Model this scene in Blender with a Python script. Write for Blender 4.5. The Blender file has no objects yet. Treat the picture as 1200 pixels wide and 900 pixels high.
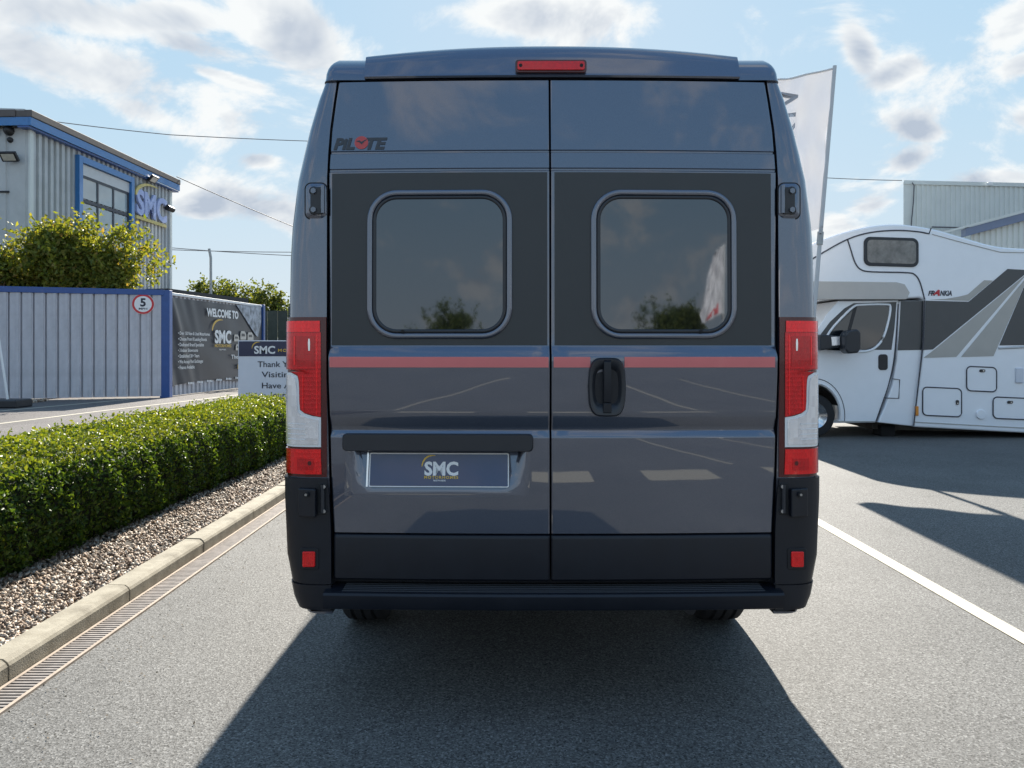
import bpy, bmesh, math, random
import numpy as np
from mathutils import Vector, Matrix
random.seed(7); RNG = np.random.default_rng(7)
SC = bpy.context.scene
COL = SC.collection
R = math.radians

# ------------------------------------------------------------------ camera
EYE = 1.42                       # eye height, camera looks along +Y, level
cam_d = bpy.data.cameras.new('camera'); cam = bpy.data.objects.new('camera', cam_d); COL.objects.link(cam)
cam.location = (0, 0, EYE); cam.rotation_euler = (R(90), 0, 0)
cam_d.sensor_width = 36; cam_d.lens = 27.0; cam_d.shift_y = -0.035
cam_d.clip_start = 0.05; cam_d.clip_end = 3000
SC.camera = cam

# ------------------------------------------------------------------ light and sky
SUN_EL, SUN_AZ = R(33.5), R(4.0)             # sun ahead, slightly right of the van's axis
world = bpy.data.worlds.new('World'); SC.world = world; world.use_nodes = True
wn, wl = world.node_tree.nodes, world.node_tree.links
wn.clear()
SKY_STRENGTH, SKY_GAIN, SKY_CAP = 0.10, (1.1, 1.95, 6.0), (2.05, 2.25, 2.38)
CLOUD_DARK, CLOUD_LIT = (1.22, 1.38, 1.64, 1), (2.45, 2.48, 2.46, 1)
out = wn.new('ShaderNodeOutputWorld'); bg = wn.new('ShaderNodeBackground')
sky = wn.new('ShaderNodeTexSky'); sky.sky_type = 'NISHITA'; sky.sun_disc = False
sky.sun_elevation = SUN_EL; sky.sun_rotation = SUN_AZ
sky.air_density = 1.0; sky.dust_density = 0.15; sky.ozone_density = 1.6
bg.inputs['Strength'].default_value = SKY_STRENGTH
def wmath(op, a, b=None, c=None, clamp=False):
    n = wn.new('ShaderNodeMath'); n.operation = op; n.use_clamp = clamp
    for i, x in enumerate((a, b, c)):
        if x is None: continue
        if isinstance(x, (int, float)): n.inputs[i].default_value = x
        else: wl.new(x, n.inputs[i])
    return n.outputs[0]
def wnoise(vec, scale, detail, rough, off=(0, 0, 0), dist=0.0):
    m = wn.new('ShaderNodeMapping'); m.inputs['Location'].default_value = off; wl.new(vec, m.inputs['Vector'])
    n = wn.new('ShaderNodeTexNoise'); n.inputs['Scale'].default_value = scale; n.inputs['Detail'].default_value = detail
    n.inputs['Roughness'].default_value = rough; n.inputs['Distortion'].default_value = dist
    wl.new(m.outputs[0], n.inputs['Vector']); return n.outputs['Fac']
tc = wn.new('ShaderNodeTexCoord'); sp = wn.new('ShaderNodeSeparateXYZ'); wl.new(tc.outputs['Generated'], sp.inputs[0])
zc = wmath('ADD', wmath('MAXIMUM', sp.outputs[2], 0.0), 0.42)
cb = wn.new('ShaderNodeCombineXYZ')
wl.new(wmath('DIVIDE', sp.outputs[0], zc), cb.inputs[0]); wl.new(wmath('DIVIDE', sp.outputs[1], zc), cb.inputs[1])
CLOUD_OFF = (3.1, 1.7, 0.0)
n1 = wnoise(cb.outputs[0], 3.6, 10, 0.64, CLOUD_OFF, 0.45)
n2 = wnoise(cb.outputs[0], 3.6, 5, 0.60, (CLOUD_OFF[0] - 0.005, CLOUD_OFF[1] - 0.07, 0.0), 0.45)
# where the cloud banks of this afternoon stand: bearing (x/y) and height (z/y) in the sky, size, lean
BANKS = [(-.56, .365, .22, .055, -.32), (-.62, .44, .22, .04, -.1), (-.45, .43, .12, .03, 0), (-.48, .31, .10, .03, -.35), (-.29, .42, .13, .06, -.45), (.02, .435, .13, .03, 0), (-.42, .395, .08, .022, -.3), (-.38, .355, .07, .012, -.3), (-.31, .175, .09, .03, -.3), (-.40, .19, .05, .025, 0), (-.33, .245, .03, .012, 0),
         (.455, .385, .025, .035, -.8), (.50, .36, .05, .02, .3), (.53, .285, .035, .018, -.2), (.66, .425, .05, .045, .6), (.67, .37, .045, .02, .3), (.68, .30, .05, .03, .2), (.60, .215, .16, .022, .08), (.52, .245, .04, .02, .3), (.47, .185, .05, .025, .3), (.43, .16, .05, .02, 0)]
ya = wmath('MAXIMUM', sp.outputs[1], 0.05); ta, te = wmath('DIVIDE', sp.outputs[0], ya), wmath('DIVIDE', sp.outputs[2], ya)
acc = None
for a0, e0, ra, re, lean in BANKS:
    da = wmath('SUBTRACT', ta, a0); de = wmath('SUBTRACT', wmath('SUBTRACT', te, e0), wmath('MULTIPLY', da, lean))
    q = wmath('ADD', wmath('POWER', wmath('ABSOLUTE', wmath('DIVIDE', da, ra)), 2.0), wmath('POWER', wmath('ABSOLUTE', wmath('DIVIDE', de, re)), 2.0))
    gsn = wmath('EXPONENT', wmath('MULTIPLY', q, -1.0)); acc = gsn if acc is None else wmath('MAXIMUM', acc, gsn)
rear = wn.new('ShaderNodeMapRange'); wl.new(sp.outputs[1], rear.inputs[0]); rear.inputs[1].default_value = .3; rear.inputs[2].default_value = -.2; rear.inputs[3].default_value = 0.0; rear.inputs[4].default_value = 0.30
acc = wmath('MAXIMUM', acc, rear.outputs[0])      # the same broken cover goes on all round
dens = wmath('ADD', n1, wmath('MULTIPLY', wmath('SUBTRACT', acc, 0.22), 0.29))
mask = wn.new('ShaderNodeMapRange'); mask.interpolation_type = 'SMOOTHSTEP'
mask.inputs[1].default_value = 0.51; mask.inputs[2].default_value = 0.67; wl.new(dens, mask.inputs[0])
thick = wn.new('ShaderNodeMapRange'); thick.inputs[1].default_value = 0.60; thick.inputs[2].default_value = 0.82; wl.new(dens, thick.inputs[0])
shade = wmath('ADD', wmath('MULTIPLY', wmath('SUBTRACT', n1, n2), 4.5), wmath('MULTIPLY_ADD', thick.outputs[0], -0.8, 0.95), clamp=True)   # thin edges bright, thick bellies grey
ccol = wn.new('ShaderNodeMix'); ccol.data_type = 'RGBA'
wl.new(shade, ccol.inputs[0]); ccol.inputs[6].default_value = CLOUD_DARK; ccol.inputs[7].default_value = CLOUD_LIT
def wvec(op, a, b):
    n = wn.new('ShaderNodeVectorMath'); n.operation = op
    for i, x in enumerate((a, b)):
        if isinstance(x, tuple): n.inputs[i].default_value = x
        else: wl.new(x, n.inputs[i])
    return n
sk = wvec('MULTIPLY', sky.outputs[0], SKY_GAIN).outputs[0]
skyc = wvec('DIVIDE', wvec('MULTIPLY', sk, SKY_CAP).outputs[0], wvec('ADD', sk, SKY_CAP).outputs[0])      # soft shoulder, as a phone's tone mapping holds the bright sky
hz_mix = wn.new('ShaderNodeMix'); hz_mix.data_type = 'RGBA'        # pale summer haze low in the sky, all round
wl.new(wmath('MULTIPLY', wmath('EXPONENT', wmath('MULTIPLY', wmath('MAXIMUM', sp.outputs[2], 0.0), -9.0)), 0.65), hz_mix.inputs[0]); wl.new(skyc.outputs[0], hz_mix.inputs[6]); hz_mix.inputs[7].default_value = (1.85, 1.98, 2.05, 1)
mx = wn.new('ShaderNodeMix'); mx.data_type = 'RGBA'
wl.new(wmath('MULTIPLY', mask.outputs[0], 0.92), mx.inputs[0]); wl.new(hz_mix.outputs[2], mx.inputs[6]); wl.new(ccol.outputs[2], mx.inputs[7])
wl.new(mx.outputs[2], bg.inputs['Color']); wl.new(bg.outputs[0], out.inputs[0])

sun_d = bpy.data.lights.new('sun', 'SUN'); sun = bpy.data.objects.new('sun', sun_d); COL.objects.link(sun)
sun_d.energy = 3.1; sun_d.angle = R(0.53); sun_d.color = (1.0, 0.93, 0.82)
sdir = Vector((math.sin(SUN_AZ) * math.cos(SUN_EL), math.cos(SUN_AZ) * math.cos(SUN_EL), math.sin(SUN_EL)))
sun.rotation_euler = sdir.to_track_quat('Z', 'Y').to_euler(); sun.location = (4, 30, 25)

vs = SC.view_settings
vs.view_transform = 'Standard'; vs.look = 'None'; vs.exposure = 2.0; vs.gamma = 1.0; vs.use_curve_mapping = False
SC.cycles.max_bounces = 6; SC.cycles.diffuse_bounces = 3; SC.cycles.glossy_bounces = 3; world.cycles.sampling_method = 'MANUAL'; world.cycles.sample_map_resolution = 512; SC.cycles.use_denoising = True
SC.cycles.sample_clamp_indirect = 6.0

# ------------------------------------------------------------------ helpers
def P(u, v, Y):                              # a point of the photo at distance Y
    return Vector(((u - 600) * Y / 900, Y, EYE + (408 - v) * Y / 900))

def new_mat(name):
    m = bpy.data.materials.new(name); m.use_nodes = True
    return m, m.node_tree.nodes, m.node_tree.links, m.node_tree.nodes['Principled BSDF']

def mat(name, col, rough=0.6, metal=0.0, spec=0.5, coat=0.0, coat_rough=0.03, var=0.08, scale=6.0, bump=0.0, bscale=60.0, ior=None, rvar=0.0):
    m, n, l, b = new_mat(name)
    b.inputs['Roughness'].default_value = rough; b.inputs['Metallic'].default_value = metal
    b.inputs['Specular IOR Level'].default_value = spec
    b.inputs['Coat Weight'].default_value = coat; b.inputs['Coat Roughness'].default_value = coat_rough
    if ior: b.inputs['IOR'].default_value = ior
    t = n.new('ShaderNodeTexCoord'); z = n.new('ShaderNodeTexNoise'); z.inputs['Scale'].default_value = scale
    z.inputs['Detail'].default_value = 6; z.inputs['Roughness'].default_value = 0.6; l.new(t.outputs['Object'], z.inputs['Vector'])
    c = n.new('ShaderNodeValToRGB'); l.new(z.outputs['Fac'], c.inputs[0])
    c.color_ramp.elements[0].position = 0.3; c.color_ramp.elements[1].position = 0.7
    c.color_ramp.elements[0].color = [x * (1 - var) for x in col] + [1]
    c.color_ramp.elements[1].color = [min(1, x * (1 + var)) for x in col] + [1]
    l.new(c.outputs[0], b.inputs['Base Color'])
    if rvar:
        rr = n.new('ShaderNodeMapRange'); l.new(z.outputs['Fac'], rr.inputs[0]); rr.inputs[1].default_value = .3; rr.inputs[2].default_value = .7
        rr.inputs[3].default_value = max(0, rough - rvar); rr.inputs[4].default_value = rough + rvar; l.new(rr.outputs[0], b.inputs['Roughness'])
    if bump:
        z2 = n.new('ShaderNodeTexNoise'); z2.inputs['Scale'].default_value = bscale; z2.inputs['Detail'].default_value = 4
        l.new(t.outputs['Object'], z2.inputs['Vector'])
        bp = n.new('ShaderNodeBump'); bp.inputs['Strength'].default_value = bump; bp.inputs['Distance'].default_value = 0.01
        l.new(z2.outputs['Fac'], bp.inputs['Height']); l.new(bp.outputs[0], b.inputs['Normal'])
    return m

def tarmac(name, tint, k=1.0):
    m, n, l, b = new_mat(name)
    t = n.new('ShaderNodeTexCoord')
    v = n.new('ShaderNodeTexVoronoi'); v.inputs['Scale'].default_value = 165; l.new(t.outputs['Object'], v.inputs['Vector'])
    s = n.new('ShaderNodeSeparateColor'); l.new(v.outputs['Color'], s.inputs[0])
    c = n.new('ShaderNodeValToRGB'); l.new(s.outputs[0], c.inputs[0])
    e = c.color_ramp.elements
    e[0].position = 0.0; e[0].color = [.028 * k * x for x in tint] + [1]
    e[1].position = 1.0; e[1].color = [.27 * k * x for x in tint] + [1]
    q = e.new(.2); q.color = [.095 * k * x for x in tint] + [1]
    q = e.new(.8); q.color = [.17 * k * x for x in tint] + [1]
    z = n.new('ShaderNodeTexNoise'); z.inputs['Scale'].default_value = 0.7; z.inputs['Detail'].default_value = 8; z.inputs['Roughness'].default_value = .65
    l.new(t.outputs['Object'], z.inputs['Vector'])
    mr = n.new('ShaderNodeMapRange'); l.new(z.outputs['Fac'], mr.inputs[0]); mr.inputs[1].default_value = .3; mr.inputs[2].default_value = .7
    mr.inputs[3].default_value = .80; mr.inputs[4].default_value = 1.18
    z3 = n.new('ShaderNodeTexNoise'); z3.inputs['Scale'].default_value = 75; z3.inputs['Detail'].default_value = 3
    l.new(t.outputs['Object'], z3.inputs['Vector'])
    mr3 = n.new('ShaderNodeMapRange'); l.new(z3.outputs['Fac'], mr3.inputs[0]); mr3.inputs[1].default_value = .3; mr3.inputs[2].default_value = .7
    mr3.inputs[3].default_value = .68; mr3.inputs[4].default_value = 1.32
    mm = n.new('ShaderNodeMath'); mm.operation = 'MULTIPLY'; l.new(mr.outputs[0], mm.inputs[0]); l.new(mr3.outputs[0], mm.inputs[1])
    mix = n.new('ShaderNodeVectorMath'); mix.operation = 'SCALE'; l.new(c.outputs[0], mix.inputs[0]); l.new(mm.outputs[0], mix.inputs['Scale'])
    # old drips and scuffs
    z4 = n.new('ShaderNodeTexNoise'); z4.inputs['Scale'].default_value = 2.6; z4.inputs['Detail'].default_value = 5; z4.inputs['Distortion'].default_value = .8; l.new(t.outputs['Object'], z4.inputs['Vector'])
    r4 = n.new('ShaderNodeMapRange'); l.new(z4.outputs['Fac'], r4.inputs[0]); r4.inputs[1].default_value = .66; r4.inputs[2].default_value = .74; r4.inputs[3].default_value = 1.0; r4.inputs[4].default_value = .74
    mix2 = n.new('ShaderNodeVectorMath'); mix2.operation = 'SCALE'; l.new(mix.outputs[0], mix2.inputs[0]); l.new(r4.outputs[0], mix2.inputs['Scale'])
    l.new(mix2.outputs[0], b.inputs['Base Color'])
    b.inputs['Roughness'].default_value = 0.75; b.inputs['Specular IOR Level'].default_value = 0.35
    bp = n.new('ShaderNodeBump'); bp.inputs['Strength'].default_value = .4; bp.inputs['Distance'].default_value = .003
    l.new(v.outputs['Distance'], bp.inputs['Height']); l.new(bp.outputs[0], b.inputs['Normal'])
    return m

def leaf_mat(name, cols, trans=0.35, rough=0.35):
    m, n, l, b = new_mat(name)
    a = n.new('ShaderNodeAttribute'); a.attribute_name = 'rnd'
    c = n.new('ShaderNodeValToRGB'); l.new(a.outputs['Fac'], c.inputs[0])
    e = c.color_ramp.elements
    e[0].color = list(cols[0]) + [1]; e[1].color = list(cols[-1]) + [1]
    for i, k in enumerate(cols[1:-1]): q = e.new((i + 1) / (len(cols) - 1)); q.color = list(k) + [1]
    l.new(c.outputs[0], b.inputs['Base Color']); b.inputs['Roughness'].default_value = rough; b.inputs['Specular IOR Level'].default_value = .24
    tr = n.new('ShaderNodeBsdfTranslucent'); l.new(c.outputs[0], tr.inputs['Color'])
    g = n.new('ShaderNodeVectorMath'); g.operation = 'MULTIPLY'; l.new(c.outputs[0], g.inputs[0]); g.inputs[1].default_value = (1.95, 1.65, .5)
    l.new(g.outputs[0], tr.inputs['Color'])
    ms = n.new('ShaderNodeMixShader'); ms.inputs[0].default_value = trans
    l.new(b.outputs[0], ms.inputs[1]); l.new(tr.outputs[0], ms.inputs[2])
    l.new(ms.outputs[0], n['Material Output'].inputs['Surface'])
    return m

def tag(o, label=None, cat=None, group=None, kind=None):
    if label: o['label'] = label
    if cat: o['category'] = cat
    if group: o['group'] = group
    if kind: o['kind'] = kind
    return o

def empty(name, loc, label=None, cat=None, group=None, kind=None):
    o = bpy.data.objects.new(name, None); COL.objects.link(o); o.location = loc; o.empty_display_size = .2
    return tag(o, label, cat, group, kind)

def root_loc(o):
    v = Vector((0, 0, 0))
    while o is not None: v = v + Vector(o.location); o = o.parent
    return v

class MB:
    def __init__(s): s.v = []; s.f = []
    def add(s, vs, fs):
        k = len(s.v); s.v += [tuple(p) for p in vs]; s.f += [tuple(i + k for i in f) for f in fs]; return s
    def poly(s, pts): return s.add(pts, [tuple(range(len(pts)))])
    def box(s, x0, x1, y0, y1, z0, z1):
        return s.add([(x0, y0, z0), (x1, y0, z0), (x1, y1, z0), (x0, y1, z0), (x0, y0, z1), (x1, y0, z1), (x1, y1, z1), (x0, y1, z1)],
                     [(3, 2, 1, 0), (4, 5, 6, 7), (0, 1, 5, 4), (1, 2, 6, 5), (2, 3, 7, 6), (3, 0, 4, 7)])
    def obox(s, o, ax, ay, az):                      # corner o and three edge vectors
        o, ax, ay, az = map(Vector, (o, ax, ay, az))
        p = [o, o + ax, o + ax + ay, o + ay]; p += [q + az for q in p]
        return s.add(p, [(3, 2, 1, 0), (4, 5, 6, 7), (0, 1, 5, 4), (1, 2, 6, 5), (2, 3, 7, 6), (3, 0, 4, 7)])
    def prism(s, pts, d):                            # polygon (3-D points) swept by vector d
        n = len(pts); d = Vector(d); a = [Vector(p) for p in pts]
        fs = [tuple(range(n)), tuple(range(2 * n - 1, n - 1, -1))] + [(i, i + n, (i + 1) % n + n, (i + 1) % n) for i in range(n)]
        return s.add(a + [p + d for p in a], fs)
    def loft(s, rings, closed=True, caps=False):
        n = len(rings[0]); vs = [p for r in rings for p in r]; fs = []
        for i in range(len(rings) - 1):
            for j in range(n if closed else n - 1):
                k = (j + 1) % n; fs.append((i * n + j, i * n + k, (i + 1) * n + k, (i + 1) * n + j))
        if caps: fs += [tuple(range(n - 1, -1, -1)), tuple((len(rings) - 1) * n + j for j in range(n))]
        return s.add(vs, fs)
    def tube(s, path, r, n=8, caps=True):
        path = [Vector(p) for p in path]; rings = []
        rr = r if isinstance(r, (list, tuple)) else [r] * len(path)
        for i, p in enumerate(path):
            d = (path[min(i + 1, len(path) - 1)] - path[max(i - 1, 0)]).normalized()
            a = d.orthogonal().normalized() if abs(d.z) < .9 else (Vector((1, 0, 0)) - d * d.x).normalized()
            if abs(d.z) < .9: a = (Vector((0, 0, 1)) - d * d.z).normalized()
            b = d.cross(a)
            rings.append([p + (a * math.cos(t) + b * math.sin(t)) * rr[i] for t in (2 * math.pi * j / n for j in range(n))])
        return s.loft(rings, True, caps)
    def grid(s, fn, nu, nv):
        vs = [fn(i / nu, j / nv) for j in range(nv + 1) for i in range(nu + 1)]
        return s.add(vs, [(j * (nu + 1) + i, j * (nu + 1) + i + 1, (j + 1) * (nu + 1) + i + 1, (j + 1) * (nu + 1) + i) for j in range(nv) for i in range(nu)])
    def build(s, name, m, parent=None, world=True, smooth=None, bevel=0, seg=2, fix=True, solid=0, kind=None):
        o3 = root_loc(parent) if (parent is not None and world) else Vector((0, 0, 0))
        me = bpy.data.meshes.new(name)
        me.from_pydata([(x - o3.x, y - o3.y, z - o3.z) for x, y, z in s.v], [], s.f); me.update()
        if fix:
            bm = bmesh.new(); bm.from_mesh(me); bmesh.ops.remove_doubles(bm, verts=bm.verts, dist=1e-5)
            bmesh.ops.recalc_face_normals(bm, faces=bm.faces); bm.to_mesh(me); bm.free()
        if m: me.materials.append(M[m] if isinstance(m, str) else m)
        if smooth is not None:
            me.polygons.foreach_set('use_smooth', [True] * len(me.polygons)); me.set_sharp_from_angle(angle=R(smooth))
        o = bpy.data.objects.new(name, me); COL.objects.link(o); o.parent = parent
        if solid:
            d = o.modifiers.new('solid', 'SOLIDIFY'); d.thickness = solid; d.offset = 0
        if bevel:
            d = o.modifiers.new('bevel', 'BEVEL'); d.width = bevel; d.segments = seg; d.limit_method = 'ANGLE'; d.angle_limit = R(35)
            me.polygons.foreach_set('use_smooth', [True] * len(me.polygons)); me.set_sharp_from_angle(angle=R(180))
            d.harden_normals = True
        if kind: o['kind'] = kind
        return o

def rrect(cx, cz, w, h, r, n=6):                     # rounded rectangle, (x,z) pairs
    pts = []
    for sx, sz, a0 in ((1, 1, 0), (-1, 1, 90), (-1, -1, 180), (1, -1, 270)):
        for k in range(n + 1):
            a = R(a0 + 90 * k / n); pts.append((cx + sx * (w / 2 - r) + r * math.cos(a), cz + sz * (h / 2 - r) + r * math.sin(a)))
    return pts

def lettering(name, text, m, parent, o, ex, ez, width=None, height=1.0, bold=0.0, shear=0.0, depth=0.002, align='LEFT', fn=None, spacing=1.0):
    """flat letters: o = baseline start in world (or in the parent's space), ex = reading direction, ez = letter-up direction"""
    cu = bpy.data.curves.new(name, 'FONT'); cu.body = text; cu.size = 1.0; cu.offset = bold; cu.shear = shear
    cu.resolution_u = 3; cu.space_character = spacing
    t = bpy.data.objects.new(name, cu); COL.objects.link(t)
    dg = bpy.context.evaluated_depsgraph_get(); me = bpy.data.meshes.new_from_object(t.evaluated_get(dg))
    bpy.data.objects.remove(t); bpy.data.curves.remove(cu)
    n = len(me.vertices); co = np.empty(n * 3); me.vertices.foreach_get('co', co); co = co.reshape(-1, 3)
    x0, x1, y0, y1 = co[:, 0].min(), co[:, 0].max(), co[:, 1].min(), co[:, 1].max()
    cap = 0.73                                          # cap height of the built-in face at size 1
    sy = height / cap; sx = sy if width is None else width / (x1 - x0)
    ox = x0 if align == 'LEFT' else ((x0 + x1) / 2 if align == 'CENTER' else x1)
    faces = [tuple(p.vertices) for p in me.polygons]; bpy.data.meshes.remove(me)
    ex, ez = Vector(ex).normalized(), Vector(ez).normalized(); en = ex.cross(ez)
    pts = [Vector(o) + ex * ((c[0] - ox) * sx) + ez * (c[1] * sy) for c in co]
    if fn: pts = [Vector(fn(p)) for p in pts]
    mb = MB(); mb.add(pts, faces)
    return mb.build(name, m, parent, world=(fn is None or True) and parent is not None and not getattr(lettering, 'local', False), fix=False)

def swoosh(name, m, parent, o, ex, ez, s, local=False, fn=None, kx=1.0):
    """the crescent over the first letter, s = letter height"""
    ex, ez = Vector(ex).normalized(), Vector(ez).normalized(); a = []; b = []
    for k in range(15):
        t = k / 14; ang = R(185 - 118 * t)
        th = .13 * s * math.sin(math.pi * min(1, t * .92 + .08)) ** .6
        cx, cz = .62 * s, .62 * s; rx, rz = .78 * s, .80 * s
        p = Vector((cx + rx * math.cos(ang), 0, cz + rz * math.sin(ang))); q = Vector((cx + (rx - th) * math.cos(ang), 0, cz + (rz - th) * math.sin(ang)))
        a.append(Vector(o) + ex * (p.x * kx) + ez * p.z); b.append(Vector(o) + ex * (q.x * kx) + ez * q.z)
    if fn: a, b = [fn(p) for p in a], [fn(p) for p in b]
    mb = MB(); mb.add(a + b, [(i, i + 1, i + 16, i + 15) for i in range(14)])
    return mb.build(name, m, parent, world=not local, fix=False)

def leaves(name, pts, nrm, length, width, m, parent, spread=.9, fold=.25, kind='stuff', lvar=.35, rnd=None):
    n = len(pts); pts = np.asarray(pts, float); nrm = np.asarray(nrm, float)
    if parent is not None: pts = pts - np.array(root_loc(parent))
    d = nrm * (1 - spread * .5) + RNG.normal(size=(n, 3)) * spread
    d /= np.linalg.norm(d, axis=1, keepdims=True) + 1e-9                       # leaf face normal
    a = np.cross(d, RNG.normal(size=(n, 3))); a /= np.linalg.norm(a, axis=1, keepdims=True) + 1e-9
    b = np.cross(d, a); L = length * (1 + lvar * (RNG.random((n, 1)) * 2 - 1)); W = width * (1 + lvar * (RNG.random((n, 1)) * 2 - 1))
    v = np.empty((n, 4, 3))
    v[:, 0] = pts - a * L * .5; v[:, 1] = pts + b * W * .5 + d * W * fold + a * L * .04; v[:, 2] = pts + a * L * .5 - d * L * .08; v[:, 3] = pts - b * W * .5 + d * W * fold + a * L * .04
    i0 = np.arange(n) * 4
    tri = np.stack([i0, i0 + 1, i0 + 2, i0, i0 + 2, i0 + 3], 1).reshape(-1)
    me = bpy.data.meshes.new(name); me.vertices.add(n * 4); me.vertices.foreach_set('co', v.reshape(-1))
    me.loops.add(n * 6); me.loops.foreach_set('vertex_index', tri.astype(np.int32))
    me.polygons.add(n * 2); me.polygons.foreach_set('loop_start', np.arange(n * 2, dtype=np.int32) * 3)
    me.update(calc_edges=True)
    at = me.attributes.new('rnd', 'FLOAT', 'POINT'); r = RNG.random(n) if rnd is None else np.clip(rnd, 0, 1)
    at.data.foreach_set('value', np.repeat(r, 4).astype(np.float32))
    me.materials.append(M[m]); o = bpy.data.objects.new(name, me); COL.objects.link(o); o.parent = parent
    if kind: o['kind'] = kind
    return o

def corrugated(mb, A, d, nrm, length, z0, z1, pitch, depth, crest=.45, slope=.12):
    """profiled metal sheet: from A along d, bumps along nrm"""
    A, d, nrm = Vector(A), Vector(d).normalized(), Vector(nrm).normalized(); prof = []; t = 0
    while t < length:
        for q, h in ((0, 0), (1 - crest - 2 * slope, 0), (1 - crest - slope, 1), (1 - slope, 1)):
            if t + q * pitch <= length: prof.append((t + q * pitch, h * depth))
        t += pitch
    prof.append((length, prof[-1][1]))
    fz = z1 if callable(z1) else (lambda t: z1)
    lo = [A + d * t + nrm * h + Vector((0, 0, z0 - A.z)) for t, h in prof]
    hi = [A + d * t + nrm * h + Vector((0, 0, fz(t) - A.z)) for t, h in prof]
    n = len(prof); mb.add(lo + hi, [(i, i + 1, n + i + 1, n + i) for i in range(n - 1)])

def facepx(A, d, u, v):                              # photo pixel -> (distance along a wall from A, height)
    k = (u - 600) / 900; t = (k * A[1] - A[0]) / (d[0] - k * d[1]); Y = A[1] + t * d[1]
    return t, EYE + (408 - v) * Y / 900

# ------------------------------------------------------------------ materials
M = {}
def paint_mat():
    m, n, l, b = new_mat('grey_metallic_paint')
    t = n.new('ShaderNodeTexCoord'); v = n.new('ShaderNodeTexVoronoi'); v.inputs['Scale'].default_value = 900; l.new(t.outputs['Object'], v.inputs['Vector'])
    s = n.new('ShaderNodeSeparateColor'); l.new(v.outputs['Color'], s.inputs[0])
    c = n.new('ShaderNodeValToRGB'); l.new(s.outputs[0], c.inputs[0])
    c.color_ramp.elements[0].color = (.064, .077, .114, 1); c.color_ramp.elements[1].color = (.090, .105, .150, 1)
    l.new(c.outputs[0], b.inputs['Base Color'])
    b.inputs['Metallic'].default_value = .75; b.inputs['Roughness'].default_value = .33
    b.inputs['Coat Weight'].default_value = 1.0; b.inputs['Coat Roughness'].default_value = .02; b.inputs['Coat IOR'].default_value = 1.85
    z = n.new('ShaderNodeTexNoise'); z.inputs['Scale'].default_value = 4; z.inputs['Detail'].default_value = 1; l.new(t.outputs['Object'], z.inputs['Vector'])
    bp = n.new('ShaderNodeBump'); bp.inputs['Strength'].default_value = .12; bp.inputs['Distance'].default_value = .004
    l.new(z.outputs['Fac'], bp.inputs['Height']); l.new(bp.outputs[0], b.inputs['Normal']); l.new(bp.outputs[0], b.inputs['Coat Normal'])
    return m
M['paint'] = paint_mat()
M['decal'] = mat('matt_charcoal_film', (.032, .036, .040), .42, 0, .5, var=.05)
M['gap'] = mat('dark_seal', (.008, .008, .010), .7, var=.1)
M['plastic'] = mat('grained_black_plastic', (.008, .010, .016), .40, 0, .38, var=.12, scale=9, bump=.12, bscale=900, rvar=.05)
M['plastic2'] = mat('smooth_black_plastic', (.02, .023, .03), .36, 0, .5, var=.1)
M['glass'] = mat('tinted_window', (.003, .004, .007), .03, 0, .5, ior=2.1, var=.1)
M['glass'].node_tree.nodes['Principled BSDF'].inputs['Specular Tint'].default_value = (.84, .91, 1, 1)
M['glass_dark'] = mat('vehicle_glass', (.010, .013, .018), .04, 0, .5, ior=1.85, var=.1)
M['tape'] = mat('red_stripe_film', (.66, .17, .17), .4, 0, .4, coat=.3, var=.04)
M['logo_grey'] = mat('dark_grey_lettering', (.04, .045, .055), .45, var=.05)
M['red_logo'] = mat('red_logo_film', (.50, .07, .07), .45, var=.05)
def lens_mat(name, col, scale=130, rough=.05, metal=.55):
    """moulded lamp lens: faceted reflector seen through a glossy coloured cover"""
    m, n, l, b = new_mat(name)
    t = n.new('ShaderNodeTexCoord'); mp = n.new('ShaderNodeMapping'); mp.inputs['Scale'].default_value = (1, .35, .45); l.new(t.outputs['Object'], mp.inputs['Vector'])
    w = n.new('ShaderNodeTexVoronoi'); w.distance = 'CHEBYCHEV'; w.inputs['Scale'].default_value = scale; w.inputs['Randomness'].default_value = .25; l.new(mp.outputs[0], w.inputs['Vector'])
    s_ = n.new('ShaderNodeSeparateColor'); l.new(w.outputs['Color'], s_.inputs[0])
    c = n.new('ShaderNodeValToRGB'); l.new(s_.outputs[0], c.inputs[0])
    c.color_ramp.elements[0].color = [x * .86 for x in col] + [1]; c.color_ramp.elements[1].color = [min(1, x * 1.06) for x in col] + [1]
    l.new(c.outputs[0], b.inputs['Base Color']); b.inputs['Roughness'].default_value = .22; b.inputs['Metallic'].default_value = metal
    b.inputs['Coat Weight'].default_value = 1; b.inputs['Coat Roughness'].default_value = rough; b.inputs['Coat IOR'].default_value = 1.42
    bp = n.new('ShaderNodeBump'); bp.inputs['Strength'].default_value = .3; bp.inputs['Distance'].default_value = .003
    l.new(w.outputs['Distance'], bp.inputs['Height']); l.new(bp.outputs[0], b.inputs['Normal'])
    return m
M['lens_red'] = lens_mat('red_lens', (.60, .002, .008))
M['lens_bright'] = lens_mat('bright_red_lens', (.86, .008, .012))
M['lens_clear'] = lens_mat('clear_lens', (.84, .84, .88), 55, .05, .6)
M['lens_deep'] = lens_mat('deep_red_lens', (.46, .002, .006), 90)
M['lens_house'] = mat('dark_red_housing', (.07, .002, .004), .2, coat=.3, var=.2)
M['chrome'] = mat('bright_trim', (.75, .75, .76), .18, 1.0, var=.05)
M['chrome_dull'] = mat('dull_steel', (.35, .35, .36), .38, 1.0, var=.15, scale=30)
M['plate_blue'] = mat('plate_blue', (.014, .035, .105), .25, 0, .5, coat=.6, var=.05)
M['white_print'] = mat('white_print', (.78, .78, .78), .5, var=.03)
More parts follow.
